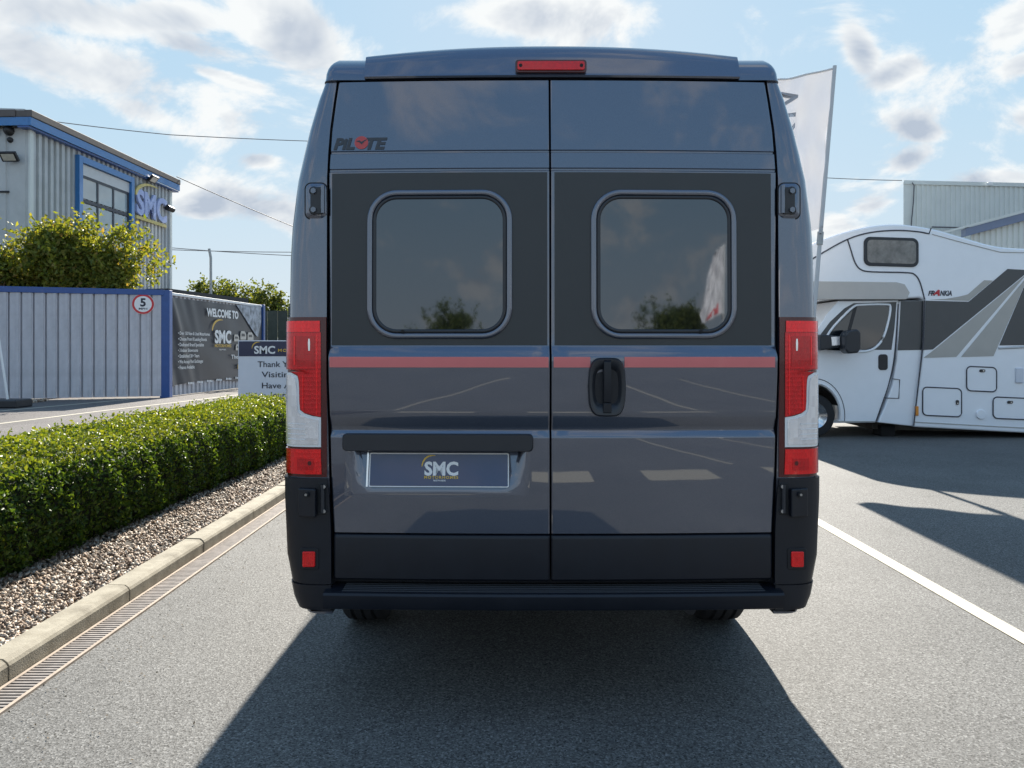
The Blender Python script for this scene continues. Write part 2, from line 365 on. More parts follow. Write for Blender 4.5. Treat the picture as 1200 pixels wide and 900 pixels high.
M['gold_print'] = mat('gold_print', (.66, .42, .07), .5, var=.04)
M['tyre'] = mat('tyre_rubber', (.018, .018, .02), .8, bump=.3, bscale=120, var=.2)
M['under'] = mat('underbody', (.01, .01, .012), .85, var=.3)
M['tarmac'] = tarmac('tarmac', (1.0, .99, .95), .80)
M['tarmac_old'] = tarmac('older_tarmac', (1.10, 1.0, .96), .80)
def worn_paint():
    m, n, l, b = new_mat('worn_road_paint')
    t = n.new('ShaderNodeTexCoord'); z = n.new('ShaderNodeTexNoise'); z.inputs['Scale'].default_value = 38; z.inputs['Detail'].default_value = 8; z.inputs['Roughness'].default_value = .7
    l.new(t.outputs['Object'], z.inputs['Vector']); c = n.new('ShaderNodeValToRGB'); l.new(z.outputs['Fac'], c.inputs[0])
    c.color_ramp.elements[0].position = .30; c.color_ramp.elements[1].position = .42
    c.color_ramp.elements[0].color = (.16, .15, .14, 1); c.color_ramp.elements[1].color = (.47, .43, .34, 1)
    l.new(c.outputs[0], b.inputs['Base Color']); b.inputs['Roughness'].default_value = .7
    bp = n.new('ShaderNodeBump'); bp.inputs['Strength'].default_value = .3; bp.inputs['Distance'].default_value = .003; l.new(z.outputs['Fac'], bp.inputs['Height']); l.new(bp.outputs[0], b.inputs['Normal'])
    return m
M['road_paint'] = worn_paint()
def kerb_mat():
    m, n, l, b = new_mat('kerb_concrete')
    t = n.new('ShaderNodeTexCoord'); z = n.new('ShaderNodeTexNoise'); z.inputs['Scale'].default_value = 7; z.inputs['Detail'].default_value = 9; z.inputs['Roughness'].default_value = .7
    l.new(t.outputs['Object'], z.inputs['Vector'])
    c = n.new('ShaderNodeValToRGB'); l.new(z.outputs['Fac'], c.inputs[0]); c.color_ramp.elements[0].position = .3; c.color_ramp.elements[1].position = .68
    c.color_ramp.elements[0].color = (.20, .175, .13, 1); c.color_ramp.elements[1].color = (.37, .335, .26, 1)
    mp = n.new('ShaderNodeMapping'); mp.inputs['Scale'].default_value = (5, 9, 1.5); l.new(t.outputs['Object'], mp.inputs['Vector'])
    z2 = n.new('ShaderNodeTexNoise'); z2.inputs['Scale'].default_value = 1; z2.inputs['Detail'].default_value = 4; l.new(mp.outputs[0], z2.inputs['Vector'])
    c2 = n.new('ShaderNodeValToRGB'); l.new(z2.outputs['Fac'], c2.inputs[0]); c2.color_ramp.elements[0].position = .36; c2.color_ramp.elements[1].position = .52
    c2.color_ramp.elements[0].color = (.86, .85, .83, 1); c2.color_ramp.elements[1].color = (1, 1, 1, 1)
    mm = n.new('ShaderNodeVectorMath'); mm.operation = 'MULTIPLY'; l.new(c.outputs[0], mm.inputs[0]); l.new(c2.outputs[0], mm.inputs[1])
    l.new(mm.outputs[0], b.inputs['Base Color']); b.inputs['Roughness'].default_value = .85
    bp = n.new('ShaderNodeBump'); bp.inputs['Strength'].default_value = .35; bp.inputs['Distance'].default_value = .004
    z3 = n.new('ShaderNodeTexNoise'); z3.inputs['Scale'].default_value = 140; l.new(t.outputs['Object'], z3.inputs['Vector']); l.new(z3.outputs['Fac'], bp.inputs['Height']); l.new(bp.outputs[0], b.inputs['Normal'])
    return m
M['kerb'] = kerb_mat()
M['soil'] = mat('bed_soil', (.05, .04, .03), .9, var=.4, scale=20, bump=.5)
def stone_mat():
    m, n, l, b = new_mat('gravel_stone')
    a = n.new('ShaderNodeAttribute'); a.attribute_name = 'rnd'; c = n.new('ShaderNodeValToRGB'); l.new(a.outputs['Fac'], c.inputs[0]); e = c.color_ramp.elements
    e[0].color = (.12, .08, .055, 1); e[1].color = (.60, .53, .44, 1)
    for p, k in ((.35, (.27, .19, .13, 1)), (.6, (.40, .31, .23, 1)), (.8, (.47, .41, .34, 1))): q = e.new(p); q.color = k
    l.new(c.outputs[0], b.inputs['Base Color']); b.inputs['Roughness'].default_value = .7; return m
M['stone'] = stone_mat()
M['hedge_leaf'] = leaf_mat('hedge_leaf', [(.022, .05, .012), (.055, .11, .02), (.095, .15, .024), (.18, .22, .032)], .36, .42)
M['litter'] = leaf_mat('dry_leaf', [(.05, .035, .02), (.12, .08, .04), (.2, .14, .07)], .1, .7)
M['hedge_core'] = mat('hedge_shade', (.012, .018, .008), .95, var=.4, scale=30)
M['bark'] = mat('bark', (.09, .065, .04), .85, var=.3, scale=40, bump=.4)
M['tree_leaf'] = leaf_mat('tree_leaf', [(.075, .11, .025), (.14, .18, .035), (.20, .22, .05), (.25, .19, .07)], .45, .5)
M['far_leaf'] = leaf_mat('far_leaf', [(.05, .08, .025), (.10, .13, .035), (.17, .185, .05)], .45, .55)
M['clad'] = mat('grey_cladding', (.46, .475, .48), .5, 0, .4, var=.13, scale=1.1)
M['clad_light'] = mat('pale_cladding', (.64, .67, .65), .5, 0, .4, var=.05, scale=.8)
M['fence_sheet'] = mat('grey_fence_sheet', (.50, .495, .53), .5, 0, .4, var=.14, scale=2.2)
M['fence_rib'] = mat('fence_rib_sheet', (.36, .365, .40), .5, 0, .4, var=.06, scale=3)
M['blue_trim'] = mat('blue_trim', (.035, .17, .42), .4, 0, .5, coat=.3, var=.07)
M['blue_dark'] = mat('deep_blue_post', (.02, .075, .26), .42, 0, .5, coat=.2, var=.07)
M['roof_cap'] = mat('brown_roof_edge', (.11, .095, .09), .7, var=.15)
M['frame_grey'] = mat('window_frame_dark', (.05, .055, .07), .5, var=.1)
M['shutter'] = mat('shutter_box', (.55, .56, .57), .5, var=.04)
M['win_far'] = mat('office_glass', (.30, .36, .38), .06, 0, .6, ior=1.9, var=.12, scale=.8)
M['sign_blue'] = mat('sign_letter_blue', (.38, .45, .72), .45, var=.05)
M['sign_gold'] = mat('sign_gold', (.60, .48, .16), .45, var=.05)
M['black_fit'] = mat('black_fitting', (.02, .02, .024), .45, var=.1)
M['lamp_glass'] = mat('floodlight_glass', (.5, .48, .42), .2, coat=.5, var=.1)
M['banner'] = mat('banner_vinyl', (.030, .036, .050), .38, 0, .5, var=.12, scale=1.2, bump=.15, bscale=5)
M['banner_photo'] = mat('banner_aerial_print', (.28, .31, .36), .5, var=.75, scale=4.5)
M['sign_white'] = mat('sign_board_white', (.66, .68, .74), .4, coat=.2, var=.03)
M['sign_navy'] = mat('sign_board_navy', (.012, .018, .06), .4, coat=.2, var=.05)
M['print_dark'] = mat('dark_print', (.02, .022, .04), .5, var=.05)
M['sign_red'] = mat('sign_red', (.55, .03, .04), .4, var=.05)
M['wire'] = mat('wire', (.10, .10, .11), .6, var=.1)
M['galv'] = mat('galvanised_post', (.38, .39, .39), .5, .4, var=.1)
M['green_fence'] = mat('dark_green_sheet', (.035, .05, .045), .6, var=.25, scale=4)
M['white_gel'] = mat('white_bodywork', (.88, .895, .93), .24, 0, .5, coat=1.0, var=.015)
M['beige_graphic'] = mat('warm_grey_graphic', (.42, .40, .37), .4, coat=.4, var=.03)
M['dark_graphic'] = mat('dark_grey_graphic', (.055, .058, .062), .4, coat=.3, var=.05)
M['amber'] = mat('amber_lens', (.75, .26, .02), .3, coat=.6, var=.1)
M['seam'] = mat('panel_seam', (.06, .06, .075), .6, var=.1)
def flag_mat():
    m, n, l, b = new_mat('flag_cloth'); b.inputs['Base Color'].default_value = (.74, .73, .76, 1); b.inputs['Roughness'].default_value = .7
    t = n.new('ShaderNodeTexCoord'); w = n.new('ShaderNodeTexNoise'); w.inputs['Scale'].default_value = 400; l.new(t.outputs['Object'], w.inputs['Vector'])
    c = n.new('ShaderNodeValToRGB'); l.new(w.outputs['Fac'], c.inputs[0]); c.color_ramp.elements[0].color = (.68, .67, .70, 1); c.color_ramp.elements[1].color = (.8, .79, .82, 1); l.new(c.outputs[0], b.inputs['Base Color'])
    tr = n.new('ShaderNodeBsdfTranslucent'); tr.inputs['Color'].default_value = (.75, .74, .76, 1)
    ms = n.new('ShaderNodeMixShader'); ms.inputs[0].default_value = .14; l.new(b.outputs[0], ms.inputs[1]); l.new(tr.outputs[0], ms.inputs[2]); l.new(ms.outputs[0], n['Material Output'].inputs['Surface'])
    return m
M['flag'] = flag_mat()
M['flag_print'] = mat('flag_print_grey', (.40, .40, .43), .6, var=.1)

# ------------------------------------------------------------------ the ground
g = MB(); g.poly([(-500, -500, 0), (500, -500, 0), (500, 900, 0), (-500, 900, 0)])
tag(g.build('ground', 'tarmac', fix=False), kind='structure')
g = MB(); g.poly([(-16, 2, .004), (-3.95, 2, .004), (-3.95, 15, .004), (-3.2, 19, .004), (-3.2, 60, .004), (-16, 60, .004)])
tag(g.build('road', 'tarmac_old', fix=False), kind='structure')

def line(name, pts, w, z, label=None):
    mb = MB(); a = [Vector((p[0], p[1], z)) for p in pts]; L, Rr = [], []
    for i, p in enumerate(a):
        d = (a[min(i + 1, len(a) - 1)] - a[max(0, i - 1)]).normalized(); nn = Vector((-d.y, d.x, 0)) * w / 2; L.append(p + nn); Rr.append(p - nn)
    n = len(a); mb.add(L + Rr, [(i, i + 1, n + i + 1, n + i) for i in range(n - 1)])
    return tag(mb.build(name, 'road_paint', fix=False), kind='structure')
line('bay_line', [(2.5, 1.6 + 11.4 * k / 8) for k in range(9)], .10, .004)
line('edge_line', [(-12.6, 13.2), (-11.5, 17.3), (-10.55, 21.2)], .12, .008)
line('edge_line', [(-10.3, 11.2), (-9.6, 14.36), (-9.2, 17.6), (-8.75, 20), (-8.2, 24), (-7.6, 30)], .12, .008)
# broken give-way line and a lane line behind the viewpoint: they show as reflections in the doors
for x0, x1 in ((-3.6, -2.5), (-1.75, -.65), (.1, 1.0), (1.75, 2.75), (3.6, 4.5)):
    mb = MB(); mb.poly([(x0, -3.0, .004), (x1, -3.0, .004), (x1, -2.3, .004), (x0, -2.3, .004)])
    tag(mb.build('give_way_mark', 'road_paint', fix=False), kind='structure')
line('lane_line', [(-2.6, -3.4), (-2.0, -4.6), (-1.2, -6.2), (-.3, -8.0)], .07, .004)
line('lane_line', [(3.3, -3.3), (2.8, -4.6), (2.3, -6.4), (1.9, -8.5)], .07, .004)
line('lane_line', [(5.2, -3.3), (4.4, -5.2), (3.6, -7.4)], .07, .004)

# planting bed, kerb, channel
BX0, BX1, BY0, BY1 = -3.95, -2.256, -3.0, 15.0
mb = MB(); mb.box(BX0, BX1 + .01, BY0, BY1, -.05, .055)
tag(mb.build('planting_bed', 'soil'), kind='structure')
kr = empty('kerb', (-2.19, 3.0, 0), kind='structure')
def stone_mesh(L):
    prof = [(-2.130, .0), (-2.130, .072), (-2.138, .086), (-2.157, .101), (-2.256, .104), (-2.256, -.04), (-2.130, -.04)]
    m2 = MB(); m2.loft([[(x, y, z) for x, z in prof] for y in (0, L)], True, True); return m2
KP = 1.03; base = None; k0 = -4
for i in range(18):
    y = 3.26 + (i + k0) * KP
    if base is None:
        o = stone_mesh(KP - .012).build('kerb_stone', 'kerb', None, smooth=20); base = o
    else:
        o = base.copy(); COL.objects.link(o)
    o.parent = kr; o.location = Vector((random.uniform(-.003, .003), y, random.uniform(-.003, .003))) - Vector(kr.location)
mb = MB(); mb.box(-2.25, -2.138, BY0, BY1, -.03, .06); mb.build('mortar', 'gap', kr)
dr = empty('drainage_channel', (-2.055, 3, 0), 'slotted metal drainage channel set in the tarmac along the kerb', 'drain')
mb = MB(); mb.poly([(-2.13, BY0, .003), (-1.98, BY0, .003), (-1.98, BY1, .003), (-2.13, BY1, .003)]); mb.build('trough_shade', 'gap', dr, fix=False)  # flat dark sheet in place of the channel's shaded hollow
for x0 in (-2.129, -1.994):
    mb = MB(); mb.box(x0, x0 + .016, BY0, BY1, -.02, .010)
    mb.build('edge_rail', mat('rail_concrete', (.36, .29, .23), .8, var=.2, scale=15), dr)
mb = MB(); y = 2.0
while y < 9.5: mb.box(-2.113, -1.994, y, y + .0135, .001, .0075); y += .027
mb.build('grate_bars', mat('worn_grate', (.30, .27, .25), .5, .5, var=.25, scale=20), dr, kind='stuff')

def gravel(name, n, x0, x1, y0, y1, z, s, parent=None, bias=1.0):
    fx = x0 + (x1 - x0) * RNG.random(n); fy = y0 + (y1 - y0) * RNG.random(n) ** bias
    c = np.stack([fx, fy, z + s * .5 * RNG.random(n)], 1)
    dirs = np.array([[1, 0, 0], [-1, 0, 0], [0, 1, 0], [0, -1, 0], [0, 0, 1], [0, 0, -1]], float)
    A = RNG.normal(size=(n, 3)); A /= np.linalg.norm(A, axis=1, keepdims=True); B = np.cross(A, RNG.normal(size=(n, 3))); B /= np.linalg.norm(B, axis=1, keepdims=True); Cc = np.cross(A, B)
    sz = s * (.45 + .75 * RNG.random((n, 3))); sz[:, 2] *= .6
    v = np.empty((n, 6, 3))
    for k, (i, sg) in enumerate(((0, 1), (0, -1), (1, 1), (1, -1), (2, 1), (2, -1))):
        v[:, k] = c + (A, B, Cc)[i] * sz[:, i:i + 1] * sg * .6 * (.8 + .4 * RNG.random((n, 1)))
    F = np.array([[0, 2, 4], [2, 1, 4], [1, 3, 4], [3, 0, 4], [2, 0, 5], [1, 2, 5], [3, 1, 5], [0, 3, 5]])
    tri = (np.arange(n)[:, None, None] * 6 + F[None]).reshape(-1)
    me = bpy.data.meshes.new(name); me.vertices.add(n * 6); me.vertices.foreach_set('co', v.reshape(-1))
    me.loops.add(n * 24); me.loops.foreach_set('vertex_index', tri.astype(np.int32)); me.polygons.add(n * 8); me.polygons.foreach_set('loop_start', np.arange(n * 8, dtype=np.int32) * 3); me.update(calc_edges=True)
    at = me.attributes.new('rnd', 'FLOAT', 'POINT'); at.data.foreach_set('value', np.repeat(RNG.random(n), 6).astype(np.float32))
    me.materials.append(M['stone']); o = bpy.data.objects.new(name, me); COL.objects.link(o)
    return o
tag(gravel('gravel', 22000, -3.3, -2.262, 2.6, 13.0, .054, .029, bias=1.7), 'brown and cream gravel strip between hedge and kerb', 'gravel', kind='stuff')

ng = 420; gx = -1.975 + np.abs(RNG.normal(size=ng)) * .28; gy = 2.4 + 7.5 * RNG.random(ng)
lf = leaves('fallen_leaves', np.stack([gx, gy, np.full(ng, .007)], 1), np.tile([0, 0, 1.0], (ng, 1)), .011, .007, 'litter', None, spread=.25)
tag(lf, 'tiny dry leaf bits scattered on the tarmac by the drain', 'leaves')

# ------------------------------------------------------------------ hedge
HY0, HY1 = 2.9, 10.0
hr = empty('hedge', (-3.25, 6.5, .055), 'long clipped evergreen hedge growing in the gravel bed beside the kerb', 'hedge')
HP = np.array([(-2.95, .06), (-2.86, .17), (-2.81, .40), (-2.80, .60), (-2.84, .69), (-2.94, .745), (-3.15, .785), (-3.35, .80), (-3.52, .79), (-3.62, .73), (-3.67, .60), (-3.68, .10)])
SLANT = .03
seg = np.linalg.norm(np.diff(HP, axis=0), axis=1); cum = np.concatenate([[0], np.cumsum(seg)])
def hedge_bump(y, s): return .008 * np.sin(y * 2.3 + s * 3) + .009 * np.sin(y * 5.1 + 1.3 + s * 6) + .012 * np.sin(y * 11 + s * 9 + .7) + .012 * np.sin(y * 23 + s * 17)
def hedge_pts(n):
    s = RNG.random(n) * cum[-1]; y = HY0 + (HY1 - HY0) * RNG.random(n) ** 1.25
    i = np.clip(np.searchsorted(cum, s) - 1, 0, len(seg) - 1); f = (s - cum[i]) / seg[i]
    p = HP[i] * (1 - f[:, None]) + HP[i + 1] * f[:, None]; t = (HP[i + 1] - HP[i]) / seg[i][:, None]; nn = np.stack([t[:, 1], -t[:, 0]], 1)
    nn = np.where((nn * (p - np.array([-3.26, .4]))).sum(1, keepdims=True) < 0, -nn, nn)
    off = hedge_bump(y, s) - np.abs(RNG.normal(size=n)) * .055 + .012
    endf = np.clip((HY1 - y) / .25, 0, 1); p = np.array([-3.26, .4]) + (p - np.array([-3.26, .4])) * (.82 + .18 * np.sqrt(endf))[:, None]
    p = p + nn * off[:, None]
    return np.stack([p[:, 0], y, p[:, 1]], 1), np.stack([nn[:, 0], np.zeros(n), nn[:, 1]], 1)
p, q = hedge_pts(72000)
ne = 5000; a = RNG.random(ne); e = np.stack([-3.66 + .80 * RNG.random(ne), HY1 + .03 - np.abs(RNG.normal(size=ne)) * .05, .1 + .68 * RNG.random(ne)], 1)
p = np.concatenate([p, e]); q = np.concatenate([q, np.tile([0, 1.0, 0], (ne, 1))])
nt = 900; sx = -3.6 + .7 * RNG.random(nt); sy = HY0 + (HY1 - HY0) * RNG.random(nt); tw = np.stack([sx, sy, .80 + .05 * RNG.random(nt)], 1)   # stray new shoots
p = np.concatenate([p, tw]); q = np.concatenate([q, np.tile([0, 0, 1.0], (nt, 1))])
p[:, 0] += SLANT * (p[:, 1] - 6.5)
rn = np.clip(.36 + .20 * RNG.normal(size=len(p)) + .50 * np.clip((p[:, 2] - .62) / .10, 0, 1), 0, 1)      # clipped top's sunlight put into the leaf colour as a paler tone
leaves('foliage', p, q, .034, .020, 'hedge_leaf', hr, spread=.75, rnd=rn)
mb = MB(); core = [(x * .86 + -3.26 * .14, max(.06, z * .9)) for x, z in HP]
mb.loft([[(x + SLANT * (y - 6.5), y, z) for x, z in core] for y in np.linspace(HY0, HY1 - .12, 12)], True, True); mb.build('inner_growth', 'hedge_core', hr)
for i in range(14):
    y = 3.3 + i * .45 + random.uniform(-.15, .15); x = -2.97 + random.uniform(-.04, .02) + SLANT * (y - 6.5)
    mb = MB(); mb.tube([(x - .12, y, .05), (x - .03, y + random.uniform(-.1, .1), .18), (x + .08, y + random.uniform(-.2, .2), .42 + random.uniform(-.1, .1))], [.011, .008, .004], 6)
    mb.build('stem', 'bark', hr, smooth=60)

# ------------------------------------------------------------------ camper van (local space: x across, y forward, z up, rear face at y = 0)
van = empty('camper_van', (.157, 2.92, 0), 'dark grey high-roof camper van seen from behind with red stripe', 'van')
D0, VXC = 2.92, .157                                   # distance of the rear face, van axis
def VX(u): return (u - 600) * (D0 + .012) / 900 - VXC
def zz(v, y=.01): return EYE + (408 - v) * (D0 + y) / 900
def VZ(v): return zz(v, lerp_tab([(90, .085), (176, .055), (200, .042), (405, .03), (420, .005), (500, .01), (720, .0)], v))
def lerp_tab(tab, z):
    if z <= tab[0][0]: return tab[0][1]
    for (a, b), (c, d) in zip(tab, tab[1:]):
        if z <= c: return b + (d - b) * (z - a) / (c - a)
    return tab[-1][1]
HW = sorted([(zz(v, .1), p * (D0 + .115) / 900) for v, p in ((716, 282), (711, 287), (695, 294.7), (647, 304.6), (579, 307.5), (560, 307.5), (400, 307.5), (304, 307), (265, 305), (211, 298.5), (151, 286.5), (115, 277), (91, 268))]) + [(2.51, .903), (2.535, .897), (2.555, .886), (2.568, .872), (2.576, .855), (2.5795, .835), (2.58, .80)]
DW = sorted([(zz(v, .03), p * (D0 + .035) / 900) for v, p in ((720, 255.5), (625, 256), (560, 259), (500, 260.5), (450, 262), (196, 263.5), (151, 262), (115, 258.5), (94, 256), (60, 254))])
DTOP = zz(94.5, .08)
PROF = [(.45, .0), (zz(513), .0), (zz(511.5), .001), (zz(505), .014), (zz(503.5), .0145), (zz(490), .0005), (zz(487.5), -.001), (zz(419.5), -.010), (zz(418), -.009), (zz(406.5), .016), (zz(404.5), .018), (zz(200.5, .026), .026), (zz(199.3, .03), .034), (zz(197.5, .03), .034), (zz(196.3, .03), .030), (zz(179, .037), .037), (zz(178, .04), .045), (zz(176.4, .04), .045), (zz(175.2, .04), .041), (DTOP, .078), (2.75, .11)]
CORNER = [(.3, .0), (.913, .0), (1.45, .004), (2.1, .026), (DTOP, .078), (2.75, .13)]
def crown(x): return .026 * (x / .87) ** 2
def surf(x, z): return lerp_tab(PROF, z) + crown(x)
def cornerpath(z, off=0.0, n=10):
    """right pillar from the door edge round to the side, (x, y) points"""
    hw, dw = lerp_tab(HW, z) + off, lerp_tab(DW, z) + .009; ry = lerp_tab(CORNER, z) + crown(.87) + .004 - off
    a, b = hw - dw - .012, .13; pts = [(dw, ry), (dw + .012, ry)]
    for k in range(1, n + 1):
        t = R(90) * k / n; pts.append((hw - a + a * math.sin(t) ** .62, ry + b * (1 - math.cos(t) ** .62)))
    return pts
FY = [(.3, 5.80), (.8, 5.95), (1.1, 5.85), (1.35, 5.15), (2.2, 4.25), (2.5, 3.9), (2.6, 3.8)]
def ring(z, recess=True):
    c = cornerpath(z); fy = lerp_tab(FY, z); hw = lerp_tab(HW, z)
    half = [(c[0][0], c[0][1] + (.09 if recess else 0))] + c + [(hw + .004, 1.5), (hw + .004, 3.0), (hw, fy - 1.1), (hw - .06, fy - .5), (hw - .22, fy - .12), (hw - .5, fy - .02)]
    return [(x, y, z) for x, y in half] + [(-x, y, z) for x, y in reversed(half)]
zs = [.40, .42, .463, .54, .623, .74, .85, .913, 1.1, 1.3, 1.447, 1.6, 1.767, 1.897, 2.0, 2.077, 2.18, 2.277, 2.34, 2.40, 2.44, DTOP + .008]
mb = MB(); mb.loft([ring(z) for z in zs], True, True); body = mb.build('body', 'paint', van, world=False, smooth=35)
RT = 2.58; zs2 = [DTOP + .008 + (RT - DTOP - .008) * k for k in (0, .1, .3, .5, .65, .78, .88, .94, .975, .995, 1)]
rings = []
for z in zs2:
    r0 = ring(z, False); k = (z - zs2[0]) / (RT - zs2[0]); rings.append([(x, y + (.06 * k ** 3 if y < 1 else 0) - (.012 if y < .6 else 0), z) for x, y, z in r0])
mb = MB(); mb.loft(rings, True, True); mb.build('roof', 'paint', van, world=False, smooth=50)
# raised roof end between the doors' top and the roof, with the high brake light
RB = DTOP + .011
def roof_end(a, b):
    x = -.735 + 1.47 * a; top = 2.622 - .034 * (abs(x) / .735) ** 2.2
    prof = [(.072, RB), (.068, RB + .007), (.072, RB + .016), (.084, RB + .016 + (top - RB) * .40), (.100, RB + .016 + (top - RB) * .70), (.118, top - .008), (.15, top), (.9, top + .008), (1.6, 2.56)]
    y, z = prof[round(b * 8)]; return (x, y + crown(x), z)
mb = MB(); mb.grid(roof_end, 24, 8)
for s in (0, 1):
    pts = [roof_end(s, j / 8) for j in range(9)]; mb.poly(pts + [(pts[0][0], 1.6, RB)])
mb.build('roof_end_panel', 'paint', van, world=False, smooth=50, bevel=0)
bl = MB(); bz = zz(78, .07)
loop = rrect(VX(646.5), bz, .277, .050, .012)
bl.loft([[(x, .09 + crown(x), z) for x, z in loop], [(x, .062 + crown(x), z) for x, z in loop]], True, True); blo = bl.build('brake_light', 'lens_house', van, world=False, bevel=.002)
bl = MB(); loop = rrect(VX(646.5), bz, .262, .036, .009); bl.loft([[(x, .068 + crown(x), z) for x, z in loop], [(x, .056 + crown(x), z) for x, z in loop]], True, True)
bl.build('red_lens', 'lens_red', blo, world=False, bevel=.003)
for s in (-1, 1):
    bl = MB(); bl.tube([(VX(646.5) + s * .118, .060, bz), (VX(646.5) + s * .118, .0552, bz)], .007, 10); bl.build('screw', 'gap', blo, world=False)
# jamb behind the doors (dark seals)
mb = MB(); mb.grid(lambda a, b: (-.87 + 1.74 * a, .098 + (.05 if b > .9 else 0), .44 + (DTOP + .004 - .44) * b), 2, 10); mb.build('door_seal', 'gap', van, world=False)

XG = VX(645.0)                                         # gap between the doors
hole = (VX(403), VX(623), VZ(582), zz(513.5))              # number plate recess in the left door
DBOT = zz(625.5)
def make_door(side):
    zt = sorted(set([z for z, _ in PROF if DBOT < z < DTOP + .001] + [DBOT, DBOT + .004, DBOT + .012, DTOP - .004, hole[2], hole[3]] + [round(DBOT + .05 + (DTOP - .02 - DBOT - .05) * k / 28, 3) for k in range(29)]))
    zt = [z for i, z in enumerate(zt) if i == 0 or z - zt[i - 1] > 1e-4]
    def cols(z):
        dw = lerp_tab(DW, z)
        x0, x1 = (XG + .0022, dw) if side > 0 else (-dw, XG - .0022)
        inner = [x0 + .006 + (x1 - x0 - .012) * k / 12 for k in range(13)]
        if side < 0:
            inner = [x0 + .006, hole[0]] + [hole[0] + (hole[1] - hole[0]) * k / 8 for k in range(1, 8)] + [hole[1], x1 - .006]
        return [(x0, .06), (x0, .008), (x0 + .002, .002)] + [(x, 0) for x in inner] + [(x1 - .002, .002), (x1, .008), (x1, .06)]
    C = [[(x, surf(x, z) + d, z) for x, d in cols(z)] for z in zt]
    # edges rolled in at top and bottom
    C = [[(x, y + .05, z) for x, y, z in C[0]], [(x, y + .006, z) for x, y, z in C[0]]] + [[(x, y, z + .003) for x, y, z in C[0]]] + C[1:] + [[(x, y + .05, z + .001) for x, y, z in C[-1]]]
    mb = MB(); n = len(C[0])
    vs = [p for r in C for p in r]; fs = []
    for i in range(len(C) - 1):
        zc = (C[i][0][2] + C[i + 1][0][2]) / 2
        for j in range(n - 1):
            xc = (C[i][j][0] + C[i][j + 1][0]) / 2
            if side < 0 and hole[0] < xc < hole[1] and hole[2] < zc < hole[3]: continue
            fs.append((i * n + j, i * n + j + 1, (i + 1) * n + j + 1, (i + 1) * n + j))
    mb.add(vs, fs); d = mb.build('rear_door', 'paint', van, world=False, smooth=24)
    # lower black panel
    dz0, dz1 = VZ(681), VZ(626.5)
    mb = MB()
    def low(a, b):
        pr = [(.05, dz0), (.006, dz0), (-.001, dz0 + .008), (-.002, dz0 + .04), (-.003, dz1 - .016), (-.002, dz1 - .010), (.002, dz1 - .004), (.012, dz1), (.05, dz1)]
        dw = lerp_tab(DW, .6); x0, x1 = (XG + .0022, dw) if side > 0 else (-dw, XG - .0022); xs = [x0, x0 + .001] + [x0 + .008 + (x1 - x0 - .016) * k / 10 for k in range(11)] + [x1 - .001, x1]
        i = round(a * 14); x = xs[i]; e = .05 if i in (0, 14) else (.006 if i in (1, 13) else 0); y, z = pr[round(b * 8)]; return (x, y + e + crown(x) - .004, z)
    mb.grid(low, 14, 8); mb.build('lower_panel', 'plastic', d, world=False, smooth=30)
    # thin raised line inside the lower panel
    # charcoal film round the window
    du0, du1 = (386.5, 641.5) if side < 0 else (650, 907)
    mb = MB(); mb.grid(lambda a, b: (VX(du0) + VX(du1) * 0 + (VX(du1) - VX(du0)) * a, surf(VX(du0) + (VX(du1) - VX(du0)) * a, VZ(404.5) + (VZ(203) - VZ(404.5)) * b) - .0022, VZ(404.5) + (VZ(203) - VZ(404.5)) * b), 12, 6)
    mb.build('charcoal_film', 'decal', d, world=False, smooth=60)
    # red stripe (broken by the handle on the right door)
    for su0, su1 in (((386, 642.5),) if side < 0 else ((648.5, 691), (731, 908.5))):
        zz0, zz1 = VZ(430.5), VZ(418.2)
        mb = MB(); mb.grid(lambda a, b: (VX(su0) + (VX(su1) - VX(su0)) * a, surf(VX(su0) + (VX(su1) - VX(su0)) * a, zz0 + (zz1 - zz0) * b) - .0022, zz0 + (zz1 - zz0) * b), 8, 2)
        mb.build('red_stripe', 'tape', d, world=False, smooth=60)
    # window
    wu, wv, ww, wh = ((514.5, 310, 171, 175) if side < 0 else (779, 310, 172, 175))
    cx, cz, w, h = VX(wu), VZ(wv), ww * 2.96 / 900, wh * 2.96 / 900
    def wring(prs):
        return [[(x, surf(x, z) + y, z) for x, z in rrect(cx, cz, w - 2 * e, h - 2 * e, max(.118 - e, .05), 10)] for e, y in prs]
    win = MB().loft(wring([(.0, .002), (.0015, -.005), (.004, -.009), (.009, -.0105), (.019, -.0105), (.0225, -.008), (.0245, -.001), (.0245, .02)]), True).build('window', 'paint', d, world=False, smooth=70)
    win['label'] = 'rounded caravan window in body-colour surround'
    MB().loft(wring([(.0246, -.001), (.025, -.007), (.028, -.009), (.035, -.009), (.0385, -.004), (.039, .002)]), True).build('rubber_frame', 'plastic2', win, world=False, smooth=60)
    gl = MB(); rings_ = []
    for k in (1, .8, .6, .4, .2, .02): rings_.append([(cx + (x - cx) * k, surf(cx + (x - cx) * k, cz + (z - cz) * k) - .0045, cz + (z - cz) * k) for x, z in rrect(cx, cz, w - .074, h - .074, .082, 10)])
    gl.loft(rings_, True); n = len(rings_[0]); gl.poly(rings_[-1]); gl.build('glass', 'glass', win, world=False, smooth=60)
    # lower lip of the frame with two clips
    for k in (-1, 1):
        mb = MB(); mb.tube([(cx + k * .14, surf(cx, cz - h / 2 + .03) - .006, cz - h / 2 + .032), (cx + k * .14, surf(cx, cz - h / 2 + .03) - .012, cz - h / 2 + .032)], .006, 8); mb.build('clip', 'gap', win, world=False)
    return d
doorL = make_door(-1); doorR = make_door(1)

